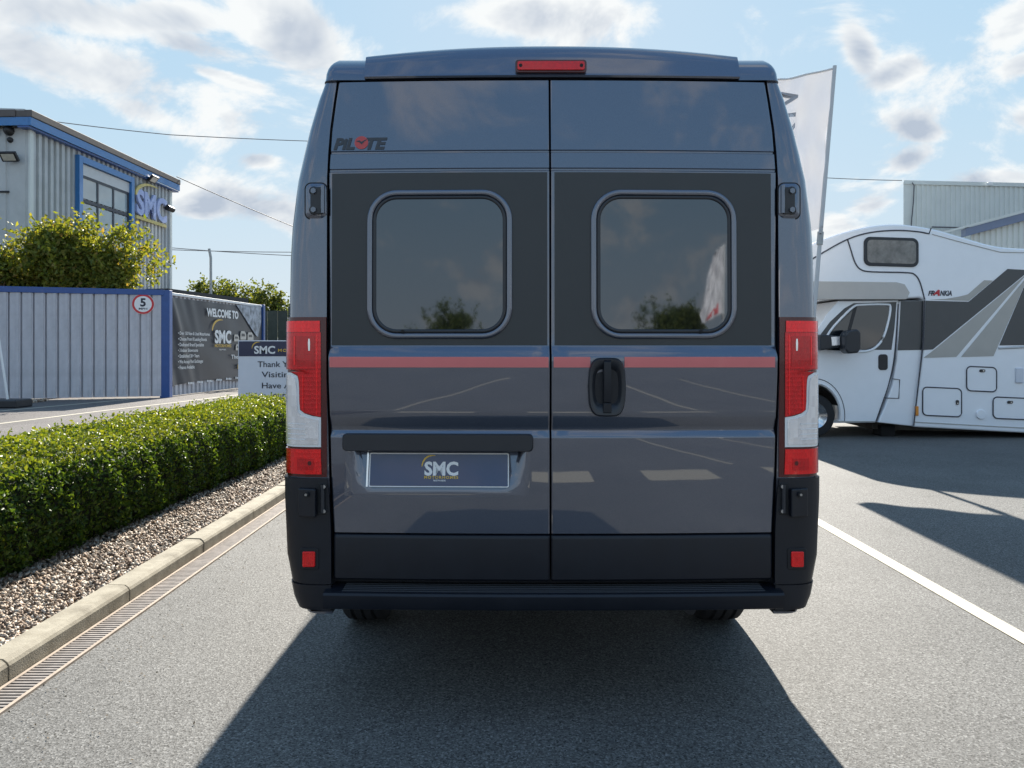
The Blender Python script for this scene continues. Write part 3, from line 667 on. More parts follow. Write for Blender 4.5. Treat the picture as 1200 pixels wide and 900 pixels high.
# number plate recess (left door): flush rim, rounded trapezoid opening, sloped walls, floor
def plate_recess():
    x0, x1, z0, z1 = hole
    bm = bmesh.new()
    def loopv(pts): return [bm.verts.new(p) for p in pts]
    nO = 8; outer = []
    xs = [x0 + (x1 - x0) * k / nO for k in range(nO + 1)]
    outer += [(x, surf(x, z0), z0) for x in xs] + [(x1, surf(x1, z1), z1)] + [(x, surf(x, z1), z1) for x in reversed(xs[1:-1])] + [(x0, surf(x0, z1), z1)]
    def trap(t, b, zt_, zb_, r):                  # rounded lower corners
        pts = []; cx = VX(514)
        for s in (1, -1):
            arc = [(cx + s * (b / 2 - r + r * math.sin(R(90 * k / 6))), zb_ + r - r * math.cos(R(90 * k / 6))) for k in range(7)]
            side = arc + [(cx + s * t / 2, zt_)]
            pts += side if s > 0 else list(reversed(side))
        return pts
    A = trap(.695, .655, z1 - .003, VZ(578), .085); B = trap(.665, .605, z1 - .004, VZ(574), .07)
    C = trap(.640, .570, z1 - .004, VZ(569.5), .05)
    vo = loopv(outer); va = loopv([(x, surf(x, z), z) for x, z in A])
    for L in (vo, va):
        for i in range(len(L)): bm.edges.new((L[i], L[(i + 1) % len(L)]))
    bmesh.ops.triangle_fill(bm, use_beauty=True, edges=bm.edges[:])
    # drop faces that closed over the opening
    cx = VX(514); kill = []
    for f in bm.faces:
        if all(v in va for v in f.verts): kill.append(f)
    bmesh.ops.delete(bm, geom=kill, context='FACES_ONLY')
    vb = loopv([(x, surf(x, z) + .004 + .012 * max(0, (z - VZ(570)) / (z1 - VZ(570))), z) for x, z in B]); vc = loopv([(x, surf(x, z) + .008 + .046 * (z - VZ(570)) / (z1 - VZ(570)), z) for x, z in C])
    for L1, L2 in ((va, vb), (vb, vc)):
        for i in range(len(L1)): j = (i + 1) % len(L1); bm.faces.new((L1[i], L1[j], L2[j], L2[i]))
    bm.faces.new(vc)
    bmesh.ops.recalc_face_normals(bm, faces=bm.faces)
    me = bpy.data.meshes.new('plate_recess'); bm.to_mesh(me); bm.free(); me.materials.append(M['paint'])
    me.polygons.foreach_set('use_smooth', [True] * len(me.polygons)); me.set_sharp_from_angle(angle=R(40))
    o = bpy.data.objects.new('plate_recess', me); COL.objects.link(o); o.parent = doorL
plate_recess()
cx = VX(513); mb = MB(); loop = rrect(cx, VZ(518.3), .728, .066, .016)
mb.loft([[(x, surf(x, 1.0) + .03, z) for x, z in loop], [(x, surf(x, 1.0) - .012, z) for x, z in loop], [(cx + (x - cx) * .985, surf(x, 1.0) - .020, VZ(518.3) + (z - VZ(518.3)) * .9) for x, z in loop]], True, True)
mb.build('plate_light_bar', 'plastic2', doorL, world=False, smooth=30)
pz, px0 = VZ(551.5), VX(514)
PXA, PXB = VX(434), VX(594)
def py(z, d, x=px0): return crown(PXA) + (crown(PXB) - crown(PXA)) * (x - PXA) / (PXB - PXA) + .021 + .24 * (z - pz) - d
mb = MB(); loop = rrect(px0, pz, .537, .126, .006, 3)
mb.loft([[(x, py(z, -.004, x), z) for x, z in loop], [(x, py(z, .008, x), z) for x, z in loop]], True, True)
pl = mb.build('number_plate', 'white_print', doorL, world=False)
pl['label'] = 'dealer plate, white lettering on navy'
mb = MB(); loop = rrect(px0, pz, .528, .118, .004, 3); mb.add([(x, py(z, .009, x), z) for x, z in loop], [tuple(range(len(loop)))]); mb.build('plate_face', 'plate_blue', pl, world=False)
mb = MB(); mb.prism([(px0 - .279, py(pz - .063, -.003, PXA), pz - .063), (px0 - .272, py(pz - .063, -.003, PXA), pz - .063), (px0 - .272, py(pz + .066, -.003, PXA), pz + .066), (px0 - .279, py(pz + .066, -.003, PXA), pz + .066)], (0, -.008, 0)); mb.build('plate_edge', 'chrome', pl, world=False)
lettering.local = True
yp = 0.0
def on_plate(p): return (p.x, py(p.z, .0102, p.x), p.z)
lettering('lettering', 'SMC', 'white_print', pl, (VX(497), yp, VZ(557)), (1, 0, 0), (0, 0, 1), width=.130, height=.050, bold=.035, fn=on_plate)
swoosh('swoosh', 'gold_print', pl, (VX(496), 0, VZ(556)), (1, 0, 0), (0, 0, 1), .05, local=True, fn=on_plate)
lettering('lettering', 'MOTORHOMES', 'gold_print', pl, (VX(497), yp, VZ(561.2)), (1, 0, 0), (0, 0, 1), width=.130, height=.0105, bold=.03, spacing=1.25, fn=on_plate)
lettering('lettering', 'NEWARK', 'white_print', pl, (VX(508), yp, VZ(564.2)), (1, 0, 0), (0, 0, 1), width=.048, height=.006, bold=.02, spacing=1.2, fn=on_plate)
# maker's name on the left door
def on_door(p): return (p.x, surf(p.x, p.z) - .0022, p.z)
zb = VZ(174.2)
for txt, ua, ub in (('PiL', 387, 412), ('TE', 425.5, 451)):
    lettering('lettering', txt, 'logo_grey', doorL, (VX(ua), 0, zb), (1, 0, 0), (0, 0, 1), width=(ub - ua) / 300, height=.045, bold=.045, shear=.25, fn=on_door)
mb = MB(); cxx, czz = VX(420.5), VZ(166.8)
disc = [on_door(Vector((cxx + .027 * math.cos(2 * math.pi * k / 24), 0, czz + .026 * math.sin(2 * math.pi * k / 24)))) for k in range(24)]
mb.add(disc, [tuple(range(24))]); ld = mb.build('emblem', 'red_logo', doorL, world=False)
mb = MB(); gul = [(-.022, .005), (-.008, .009), (0, .003), (.011, .010), (.026, .013), (.012, .004), (.001, -.008), (-.008, .002)]
mb.add([(cxx + a, surf(cxx, czz + b) - .0034, czz + b) for a, b in gul], [tuple(range(8))]); mb.build('bird_mark', 'logo_grey', ld, world=False)
lettering.local = False

# door handle (right door)
hx, hz0, hz1 = VX(710.3), VZ(487.5), VZ(419)
def hsh(k, dz=0):
    w = .0715 * k; hh = (hz1 - hz0) / 2 * (1 if k == 1 else k) ; cz = (hz0 + hz1) / 2; pts = []
    for a in range(32):
        t = 2 * math.pi * a / 32; c, s = math.cos(t), math.sin(t); e = .42
        x = math.copysign(abs(c) ** e, c) * w; z = math.copysign(abs(s) ** e, s) * hh
        x *= 1 - .16 * (abs(z) / hh) ** 2; pts.append((hx + x, cz + z))
    return pts
sy = surf(hx, 1.25)
def hin(k): return [(hx + (a - hx), (b - VZ(450)) * .95 + VZ(450)) for a, b in hsh(k)]
mb = MB(); mb.loft([[(x, sy + .01, z) for x, z in hsh(1)], [(x, sy - .014, z) for x, z in hsh(1)], [(x, sy - .022, z) for x, z in hsh(.95)], [(x, sy - .021, z) for x, z in hsh(.82)], [(x, sy - .014, z) for x, z in hin(.74)], [(x, sy - .003, z) for x, z in hin(.62)]], True)
hd = mb.build('door_handle', 'plastic2', doorR, world=False, smooth=50)
mb = MB(); mb.poly([(x, sy - .0035, z) for x, z in hin(.63)]); mb.build('recess_floor', 'plastic', hd, world=False)
mb = MB(); mb.loft([[(hx + sx * .0145, y, z) for sx, y, z in ((-1, yb + .012, z), (-.9, yb, z), (.9, yb, z), (1, yb + .012, z))] for z, yb in ((VZ(470.5), sy - .028), (VZ(460), sy - .034), (VZ(440), sy - .036), (VZ(424), sy - .031), (VZ(421.5), sy - .020))], True, True)
mb.build('lever', 'plastic', hd, world=False, smooth=40)
mb = MB(); mb.box(hx - .0155, hx + .0155, sy - .027, sy, VZ(483), VZ(471.5)); mb.build('lock_cover', 'plastic', hd, world=False, bevel=.003)

# pillars' furniture: tail lights, hinges, bumper corners, both sides
def pillar_pt(s, z, off, side):                       # s 0..1 along the pillar path
    c = cornerpath(z, off, 16); d = [0]
    for a, b in zip(c, c[1:]): d.append(d[-1] + math.hypot(b[0] - a[0], b[1] - a[1]))
    t = s * d[-1]
    for i in range(len(c) - 1):
        if t <= d[i + 1] + 1e-9:
            f = (t - d[i]) / (d[i + 1] - d[i]); return (side * (c[i][0] + (c[i + 1][0] - c[i][0]) * f), c[i][1] + (c[i + 1][1] - c[i][1]) * f, z)
    return (side * c[-1][0], c[-1][1], z)
def s_at(px, z):                                      # path position whose seen x is px pixels from the van axis (right side)
    lo, hi = 0, 1
    for _ in range(24):
        m = (lo + hi) / 2; x, y, _z = pillar_pt(m, z, 0, 1)
        if x * 900 / (D0 + y) < px: lo = m
        else: hi = m
    return lo
def patch(mb, rows, side, off, n=10, edge=.012):
    """rows of (v, px_in, px_out or None); follows the pillar, rolled edges"""
    grid = []
    for v, a, b in rows:
        z = VZ(v); s0 = s_at(a, z); s1 = 1.0 if b is None else s_at(b, z)
        grid.append([pillar_pt(s0 + (s1 - s0) * k / n, z, off, side) for k in range(n + 1)])
    N = n + 1; vs = [p for r in grid for p in r]; fs = [(i * N + j, i * N + j + 1, (i + 1) * N + j + 1, (i + 1) * N + j) for i in range(len(grid) - 1) for j in range(n)]
    # skirt back into the body
    bnd = [(0, j) for j in range(N)] + [(i, n) for i in range(1, len(grid))] + [(len(grid) - 1, j) for j in range(n - 1, -1, -1)] + [(i, 0) for i in range(len(grid) - 2, 0, -1)]
    k = len(vs); cxm = .90
    for i, j in bnd:
        p = grid[i][j]; vs.append((p[0] - side * .012 * (1 if j > n // 2 else 0), p[1] + edge, p[2]))
    m = len(bnd)
    for q in range(m):
        a, b = bnd[q], bnd[(q + 1) % m]; fs.append((a[0] * N + a[1], b[0] * N + b[1], k + (q + 1) % m, k + q))
    mb.add(vs, fs); return mb
def rng(a, b, n): return [a + (b - a) * k / n for k in range(n + 1)]
for side in (-1, 1):
    tl = patch(MB(), [(v, 264.5, None) for v in rng(371.5, 560, 12)], side, .006).build('tail_light', 'lens_house', van, world=False, smooth=40)
    tl['label'] = 'tall red and clear rear lamp cluster'
    IN = 271
    rows = [(v, IN + 1, None) for v in rng(376, 389, 4)]
    patch(MB(), rows, side, .011).build('bright_red_lens', 'lens_bright', tl, world=False, smooth=40)
    def cut(v):                                       # lower-outer edge of the red part, px from the axis
        if v < 432: return None
        if v < 440: return 309 - (v - 432) * 1.6
        if v < 478: return 293.5
        return 293.5
    rows = [(v, IN, None) for v in rng(389.5, 433, 6)]
    patch(MB(), rows, side, .0105).build('red_lens', 'lens_red', tl, world=False, smooth=40)
    rows = [(v, IN, b) for v, b in ((433.3, 308.5), (436, 304), (440, 297), (445, 295.5), (455, 295), (470, 294.8), (480, 294), (484, 290), (487, 280), (488.5, 274))]
    patch(MB(), rows, side, .0105).build('red_lens', 'lens_red', tl, world=False, smooth=40)
    # clear part, with a bright rim showing round it
    CL = [(437, 304, None), (441, 297.5, None), (446, 296.2, None), (456, 295.6, None), (471, 295.4, None), (481, 294.6, None), (485, 289.5, None), (488, 281, None), (489.6, 271, None), (500, 271, None), (512, 271, None), (524.5, 271, None)]
    patch(MB(), CL, side, .0085).build('bright_rim', 'white_print', tl, world=False, smooth=40)
    CL2 = [(439.5, 304.5, None), (443, 300, None), (448, 298.6, None), (458, 297.8, None), (472, 297.6, None), (482, 296.8, None), (487, 293, None), (490.5, 285, None), (492.5, 273.5, None), (500, 273.5, None), (511, 273.5, None), (521.5, 273.5, None)]
    patch(MB(), CL2, side, .011).build('clear_lens', 'lens_clear', tl, world=False, smooth=40)
    # moulded inner block, and a slim chrome strip put in as a glint
    rows = [(v, 276, 285) for v in rng(494.5, 516, 4)]
    patch(MB(), rows, side, .0125).build('reversing_lens', 'lens_clear', tl, world=False, smooth=40)
    rows = [(397, 283, 284.5), (402, 282.6, 285), (411, 282.8, 284.6)]
    patch(MB(), [(v, 278, 302) for v in rng(394, 430, 4)], side, .0118).build('inner_lens', 'lens_deep', tl, world=False, smooth=40)
    for pa, va, vb in ((274.5, 392, 486), (290, 441, 482), (299, 394, 428)):  # thin bright red strips put in as highlight streaks on the lens
        patch(MB(), [(v, pa, pa + 1.6) for v in rng(va, vb, 6)], side, .0128, n=2).build('lens_rib_streak', 'lens_bright', tl, world=False, smooth=40)
    for va in (497, 503, 509, 515):
        patch(MB(), [(va, 288, 306), (va + .9, 288, 306)], side, .0122, n=6).build('lens_rib_streak', 'white_print', tl, world=False, smooth=40)
    patch(MB(), rows, side, .0135).build('painted_glint', 'chrome', tl, world=False, smooth=40)
    rows = [(527, 271, None), (534, 271, None), (545, 270.5, None), (556.5, 270, None)]
    patch(MB(), rows, side, .0105).build('red_lens', 'lens_bright', tl, world=False, smooth=40)
    rows = [(v, 279, 297) for v in rng(538, 552, 3)]
    patch(MB(), rows, side, .0125).build('fog_lens', 'lens_red', tl, world=False, smooth=40)
    patch(MB(), [(541, 282, 284.5), (543.5, 281, 285.5), (546, 282, 284.5)], side, .0138, n=3).build('bulb', 'lens_house', tl, world=False, smooth=40)
    # bumper corner: wraps from under the lamp to the bottom
    rows = [(v, 264 - (8 if v > 600 else 8 * max(0, (v - 565)) / 35), None) for v in rng(561.5, 686, 12)]
    bc = patch(MB(), rows, side, .014, edge=.03).build('bumper_corner', 'plastic', van, world=False, smooth=50)
    rows = [(687, 258, None), (690, 258, None), (694, 258, None), (703, 258, None), (711, 258, None), (716, 258, 291), (718, 258, 280)]
    patch(MB(), rows, side, .018, edge=.04).build('bumper_end', 'plastic', bc, world=False, smooth=50)
    # side cladding running forward under the waist
    mb = MB(); mb.loft([[(side * (lerp_tab(HW, z) + .010), y, z) for y in (.17, 1.5, 3.0, 4.6)] for z in (.40, .46, .56, .70, .86, .90)], False); mb.build('side_cladding', 'plastic', van, world=False, smooth=40)
    # red reflector in a dark recess
    def face_y(xpx, v, off): s = s_at(xpx, VZ(v)); return pillar_pt(s, VZ(v), off, 1)
    p = face_y(283, 656, .014)
    mb = MB(); loop = rrect(side * p[0], VZ(656), .074, .082, .01); mb.loft([[(x, p[1] + .02, z) for x, z in loop], [(x, p[1] - .006, z) for x, z in loop]], True, True); rf = mb.build('reflector', 'gap', van, world=False, bevel=.003)
    mb = MB(); loop = rrect(side * p[0], VZ(656), .049, .06, .006); mb.loft([[(x, p[1] - .004, z) for x, z in loop], [(x, p[1] - .011, z) for x, z in loop]], True, True); mb.build('red_lens', 'lens_bright', rf, world=False, bevel=.003)
    # sensor / wiring cover box
    p = face_y(285, 590, .014)
    mb = MB(); mb.prism([(side * (p[0] - .036), p[1] - .002, VZ(606)), (side * (p[0] + .036), p[1] + .02, VZ(606)), (side * (p[0] + .036), p[1] + .02, VZ(572.5)), (side * (p[0] - .036), p[1] - .002, VZ(572.5))], (0, -.026, 0))
    cv = mb.build('cover_box', 'plastic', van, world=False, bevel=.006)
    mb = MB(); mb.tube([(side * p[0], p[1] - .01, VZ(579)), (side * p[0], p[1] - .027, VZ(579))], .010, 14); mb.build('hole', 'gap', cv, world=False)
    mb = MB(); mb.tube([(side * p[0], p[1] - .02, VZ(579)), (side * p[0], p[1] - .029, VZ(579))], .005, 10); mb.build('screw', 'chrome_dull', cv, world=False)
    # lower hinge
    p = face_y(269, 585, .01)
    mb = MB(); mb.box(side * p[0] - .018, side * p[0] + .018, p[1] - .006, p[1] + .02, VZ(604), VZ(566)); hg = mb.build('hinge', 'gap', van, world=False, bevel=.003)
    mb = MB(); mb.tube([(side * (p[0] - .004), p[1] - .014, VZ(601)), (side * (p[0] - .004), p[1] - .014, VZ(568))], .008, 10); mb.build('knuckle', 'plastic2', hg, world=False, smooth=60)
    for vv in (570, 599):
        mb = MB(); mb.tube([(side * (p[0] - .010), p[1] - .006, VZ(vv)), (side * (p[0] - .010), p[1] - .020, VZ(vv))], .007, 10); mb.build('bolt', 'chrome_dull', hg, world=False, smooth=50)
    # upper hinge: pocket, leaf, two bolts, knuckle
    p = face_y(277, 235, .0)
    mb = MB(); loop = rrect(side * p[0], VZ(235), .080, .135, .022); mb.loft([[(x, p[1] + .06, z) for x, z in loop], [(x, p[1] - .002, z) for x, z in loop], [(side * p[0] + (x - side * p[0]) * .82, p[1] - .008, VZ(235) + (z - VZ(235)) * .88) for x, z in loop]], True, True)
    hg = mb.build('hinge', 'paint', van, world=False, smooth=40)
    mb = MB(); loop = rrect(side * p[0], VZ(235), .090, .145, .026); mb.loft([[(x, p[1] + .06, z) for x, z in loop], [(x, p[1] - .0005, z) for x, z in loop]], True, True); mb.build('pocket_edge', 'gap', hg, world=False)
    for vv in (224, 246):
        mb = MB(); mb.tube([(side * p[0] + side * .006, p[1] - .006, VZ(vv)), (side * p[0] + side * .006, p[1] - .013, VZ(vv))], .018, 16); mb.build('washer', 'gap', hg, world=False, smooth=50)
        mb = MB(); mb.tube([(side * p[0] + side * .006, p[1] - .010, VZ(vv)), (side * p[0] + side * .006, p[1] - .024, VZ(vv))], .011, 6); mb.build('bolt', 'paint', hg, world=False)
    mb = MB(); mb.box(side * p[0] - .024 - (.004 if side > 0 else -.004), side * p[0] + .024 - (.004 if side > 0 else -.004), p[1] - .014, p[1] - .004, VZ(251), VZ(219)); mb.build('leaf_plate', 'plastic2', hg, world=False, bevel=.004)
    kx = side * (p[0] - .03)
    mb = MB(); mb.tube([(kx, p[1] - .018, VZ(250)), (kx, p[1] - .018, VZ(218))], .0085, 10); mb.build('knuckle', 'paint', hg, world=False, smooth=60)
    # wheels
    for wy in (1.16, 5.10):
        w = empty('wheel', (side * .905, wy, .335)); w.parent = van
        prof = [(-.112, .20), (-.116, .27), (-.106, .315), (-.09, .332), (-.06, .336), (-.055, .326), (-.045, .326), (-.04, .337), (-.008, .338), (-.004, .327), (.004, .327), (.008, .338), (.04, .337), (.045, .326), (.055, .326), (.06, .336), (.09, .332), (.106, .315), (.116, .27), (.112, .20)]
        mb = MB(); mb.loft([[(x, r * math.cos(t), r * math.sin(t)) for x, r in prof] for t in (2 * math.pi * k / 40 for k in range(41))], False); mb.build('tyre', 'tyre', w, world=False, smooth=40)
        mb = MB(); mb.loft([[(side * x, r * math.cos(t), r * math.sin(t)) for x, r in ((.0, .02), (.07, .03), (.09, .08), (.075, .15), (.10, .195), (.112, .21))] for t in (2 * math.pi * k / 24 for k in range(25))], False); mb.build('rim', 'chrome_dull', w, world=False, smooth=40)

# rear bumper step
bx = .868
def step(a, b):
    xs = rng(-bx, bx, 16); x = xs[round(a * 16)]
    pr = [(.06, .432), (-.030, .432), (-.045, .438), (-.052, .455), (-.054, .490), (-.048, .498), (-.038, .501), (.07, .506), (.07, .53)]
    y, z = pr[round(b * 8)]; return (x, y + crown(x) * .8, z)
mb = MB(); mb.grid(step, 16, 8)
for s in (0, 1): mb.poly([step(s, j / 8) for j in range(9)])
bp = mb.build('rear_bumper', 'plastic', van, world=False, smooth=30)
for k in range(5):
    y = -.034 + k * .019
    mb = MB(); mb.grid(lambda a, b: (-.80 + 1.6 * a, y + [0, .002, .009, .011][round(b * 3)] + crown(-.8 + 1.6 * a) * .8, .5012 + (y + .038) * .045 + [0, .004, .004, 0][round(b * 3)]), 12, 3); mb.build('tread_rib', 'plastic', bp, world=False)
mb = MB(); mb.box(-.84, .84, .10, 5.6, .445, .50); mb.build('underbody', 'under', van, world=False)
mb = MB(); mb.tube([(-.78, 1.16, .33), (.78, 1.16, .33)], .05, 10); mb.build('axle', 'under', van, world=False)
mb = MB(); mb.tube([(VX(838), .42, .285), (VX(838), 1.4, .33)], .026, 14); mb.build('exhaust_pipe', 'black_fit', van, world=False, smooth=60)
# cab: windscreen, side windows, mirrors, headlights (unseen from behind, there for other views)
def cabwin(side):
    mb = MB(); pts = []
    for z, y0, y1 in ((1.42, 3.75, 4.80), (1.75, 3.75, 4.45), (2.02, 3.80, 4.15)):
        pts.append([(side * (lerp_tab(HW, z) + .008), y0, z), (side * (lerp_tab(HW, z) + .008), y1, z)])
    mb.loft(pts, False); mb.build('side_window', 'glass_dark', van, world=False, smooth=60)
    mb = MB(); mb.box(side * 1.10 - .06, side * 1.10 + .06, 4.45, 4.62, 1.30, 1.62); mm_ = mb.build('door_mirror', 'plastic2', van, world=False, bevel=.03, seg=3)
    mb = MB(); mb.box(min(side * 1.0, side * 1.06), max(side * 1.0, side * 1.06), 4.5, 4.58, 1.38, 1.44); mb.build('arm', 'plastic2', mm_, world=False)
for s in (-1, 1): cabwin(s)
mb = MB(); mb.loft([[(x, lerp_tab(FY, z) - .012 - .35 * (x / .9) ** 4 + .05, z) for x in rng(-.72, .72, 8)] for z in (1.42, 1.7, 2.0, 2.15)], False); mb.build('windscreen', 'glass_dark', van, world=False, smooth=60)

# ------------------------------------------------------------------ left: workshop building
UP = Vector((0, 0, 1))
BA = Vector((-15.1, 24.0, 0)); BD = Vector((.030, 1, 0)).normalized(); BN = Vector((BD.y, -BD.x, 0))     # side wall, facing right
BL = 9.35; BH = 8.28
wk = empty('workshop_building', (-15.1, 24, 0), 'tall grey ribbed metal building with blue fascia and large window', 'building')
mb = MB(); corrugated(mb, BA - BN * .055, BD, BN, BL, 0, BH, .30, .09, .50, .06); mb.build('wall', 'clad', wk, fix=False)
FD = Vector((-1, .03, 0)).normalized(); FN = Vector((-.03, -1, 0)).normalized()
mb = MB(); corrugated(mb, BA, FD, FN, 9, 0, BH, .62, .03, .8, .04); mb.build('wall', 'clad', wk, fix=False)
mb = MB(); mb.obox(BA - BD * .02 - UP * 0, BD * .16, BN * .06, UP * BH); mb.obox(BA + BD * (BL - .15), BD * .16, BN * .06, UP * BH); mb.build('corner_flashing', 'clad_light', wk)
mb = MB(); q = BA - BN * .3; mb.obox(q + BD * .3, BD * (BL - .4), -BN * 8, UP * (BH - .1)); mb.build('inner_shell', 'clad', wk)
# fascia, soffit and roof edge
OV = .26
p0 = BA - BD * .3 + BN * OV; L2 = BL + .62
mb = MB(); mb.obox(p0 + UP * (BH + .02), BD * L2, -BN * .06, UP * .26); fas = mb.build('fascia', 'blue_trim', wk, bevel=.01)
mb = MB(); mb.obox(p0 + UP * (BH - .04) - BN * .06, BD * L2, -BN * (OV + .1), UP * .05); mb.build('soffit', 'blue_dark', wk)
mb = MB(); mb.obox(p0 + UP * (BH + .285) + BN * .03, BD * L2, -BN * .5, UP * .22); mb.build('roof_edge', 'roof_cap', wk, bevel=.02)
mb = MB(); mb.obox(p0 + UP * (BH + .02) - BN * .062, FD * 10, BD * .05, UP * .26); mb.build('fascia', 'blue_trim', wk, bevel=.01)
mb = MB(); mb.obox(p0 + UP * (BH + .285) - BN * .475 - BD * .03, FD * 10, BD * .5, UP * .22); mb.build('roof_edge', 'roof_cap', wk, bevel=.02)
mb = MB(); mb.obox(BA + FD * .9 + UP * (BH - .22) - BD * .12, FD * 8, BD * .1, UP * .20); mb.build('gutter', 'blue_trim', wk, bevel=.02)
mb = MB(); mb.poly([p0 + UP * (BH + .5) - BN * .2, p0 + BD * L2 + UP * (BH + .5) - BN * .2, p0 + BD * L2 + FD * 10 + UP * (BH + .9), p0 + FD * 10 + UP * (BH + .9)]); mb.build('roof', 'clad', wk, solid=.05)
# window
def WB(u, v): t, z = facepx(BA, BD, u, v); return t, z
t0, zt = WB(86.5, 181); t1, _ = WB(152, 206); zb = zt - 3.6
w = MB(); fw = .22
w.obox(BA + BD * t0 + BN * .04 + UP * zb, BD * fw, BN * .16, UP * (zt - zb)); w.obox(BA + BD * (t1 - fw) + BN * .04 + UP * zb, BD * fw, BN * .16, UP * (zt - zb))
w.obox(BA + BD * (t0 + fw) + BN * .042 + UP * (zt - fw), BD * (t1 - t0 - 2 * fw), BN * .156, UP * (fw - .002)); w.obox(BA + BD * (t0 + fw) + BN * .042 + UP * zb, BD * (t1 - t0 - 2 * fw), BN * .156, UP * fw)
wo = w.build('window', 'blue_trim', wk, bevel=.01)
a0, a1, sh = t0 + fw, t1 - fw, zt - fw
mb = MB(); mb.obox(BA + BD * a0 + BN * .05 + UP * (sh - .40), BD * (a1 - a0), BN * .05, UP * .38); mb.build('shutter_box', 'shutter', wo)
gz1, gz0 = sh - .44, zb + fw; cw = (a1 - a0 - .34) / 3; rows = [(gz1 - .78, gz1), (gz0, gz1 - .90)]
for i in range(3):
    for z0, z1 in rows:
        mb = MB(); mb.obox(BA + BD * (a0 + .09 + i * (cw + .08)) + BN * .055 + UP * (z0 + .03), BD * cw, BN * .012, UP * (z1 - z0 - .06)); mb.build('pane', 'win_far', wo)
mb = MB()
for i in range(4): mb.obox(BA + BD * (a0 + .002 + i * (cw + .08)) + BN * .05 + UP * (gz0 + .002), BD * .085, BN * .045, UP * (gz1 - gz0))
for z0 in (gz1 - .05, gz1 - .90, gz0): mb.obox(BA + BD * (a0 + .003) + BN * .051 + UP * z0, BD * (a1 - a0 - .006), BN * .04, UP * .11)
mb.build('mullion_frame', 'frame_grey', wo)
# wall sign: letters stand off the sheet
sg = empty('wall_sign', BA + BD * 8 + BN * .06 + UP * 5.5, 'raised blue letters with gold swoosh and bar on the building wall', 'sign')
ts0, zs0 = WB(156, 249); ts1, _ = WB(191.5, 256); lh = .98
def letters3d(name, txt, m, parent, o, ex, ez, width, height, bold, th, en):
    ob = lettering(name, txt, m, parent, o, ex, ez, width=width, height=height, bold=bold); d = ob.modifiers.new('solid', 'SOLIDIFY'); d.thickness = th; d.offset = 0; return ob
letters3d('lettering', 'SMC', 'sign_blue', sg, BA + BD * ts0 + BN * .12 + UP * zs0, BD, UP, ts1 - ts0, lh, .035, .08, BN)
o = swoosh('swoosh', 'sign_gold', sg, BA + BD * (ts0 + .15) + BN * .14 + UP * (zs0 + .28), BD, UP, .74, kx=2.3); d = o.modifiers.new('solid', 'SOLIDIFY'); d.thickness = .06; d.offset = 0
mb = MB(); mb.obox(BA + BD * ts0 + BN * .07 + UP * (zs0 - .22), BD * (ts1 - ts0), BN * .07, UP * .12); mb.build('bar', 'sign_gold', sg)
# fittings on the walls
def floodlight(pos, d, nrm, label):
    r = empty('floodlight', pos, label, 'lamp'); d = Vector(d); nrm = Vector(nrm)
    mb = MB(); dn = (nrm * .75 - UP * .65).normalized(); up2 = d.cross(dn)
    mb.obox(pos + nrm * .22 - d * .26 - up2 * .16, d * .52, dn * .09, up2 * .32); h = mb.build('housing', 'black_fit', r, bevel=.015)
    mb = MB(); mb.obox(pos + nrm * .22 - d * .20 - up2 * .11 + dn * .0905, d * .40, dn * .006, up2 * .22); mb.build('glass', 'lamp_glass', h)
    mb = MB(); mb.tube([pos, pos + nrm * .24], .035, 8); mb.build('bracket', 'black_fit', r)
    mb = MB(); mb.obox(pos - d * .09 - UP * .09, d * .18, nrm * .05, UP * .18); mb.build('back_plate', 'black_fit', r)
def wallpos(u, v, A, d, nrm, off): t, z = facepx(A, d, u, v); return A + d * t + nrm * off + UP * z
floodlight(wallpos(18, 185, BA, FD, FN, .03), FD, FN, 'black floodlight on the ribbed wall below two small cameras')
floodlight(wallpos(171, 209, BA, BD, BN, .05), BD, BN, 'small black floodlight under the blue fascia above the letters')
def dome_cam(pos, nrm, rad, label):
    nrm = Vector(nrm); r = empty('security_camera', pos, label, 'camera')
    mb = MB(); a = nrm.orthogonal().normalized(); b = nrm.cross(a)
    mb.loft([[pos + nrm * (h * rad) + (a * math.cos(t) + b * math.sin(t)) * (k * rad) for t in (2 * math.pi * i / 14 for i in range(14))] for h, k in ((0, 1.1), (.5, 1.1), (.6, 1.0), (1.1, .85), (1.45, .45), (1.55, .05))], True, True); mb.build('dome', 'black_fit', r, smooth=50)
    mb = MB(); mb.obox(pos - a * rad * .3 - b * rad * .3 - nrm * .06, a * rad * .6, b * rad * .6, nrm * .08); mb.build('mount', 'black_fit', r)
dome_cam(wallpos(12.3, 154, BA, FD, FN, .03), FN, .14, 'round black camera dome high on the front wall under the gutter')
dome_cam(wallpos(13.2, 164.5, BA, FD, FN, .03), FN, .08, 'tiny black sensor just below the camera dome')
def bullet_cam(pos, nrm, d, label):
    nrm = Vector(nrm); r = empty('security_camera', pos, label, 'camera')
    mb = MB(); mb.tube([pos + nrm * .16 - d * .1, pos + nrm * .2 + d * .34 - UP * .03], .12, 12); mb.build('housing', 'black_fit', r, smooth=40)
    mb = MB(); mb.tube([pos, pos + nrm * .18], .04, 8); mb.build('arm', 'black_fit', r)
bullet_cam(wallpos(191.3, 243.5, BA, BD, BN, .05), BN, BD, 'black bullet camera by the far corner beside the letter C')
mb = MB(); q = wallpos(0, 225, BA, FD, FN, .045); mb.tube([q - FD * .0, q - FD * .32 - UP * .0], .03, 8)
c = tag(mb.build('cable_conduit', 'black_fit', None, fix=False), 'short dark conduit pipe on the front wall below the floodlight', 'pipe')

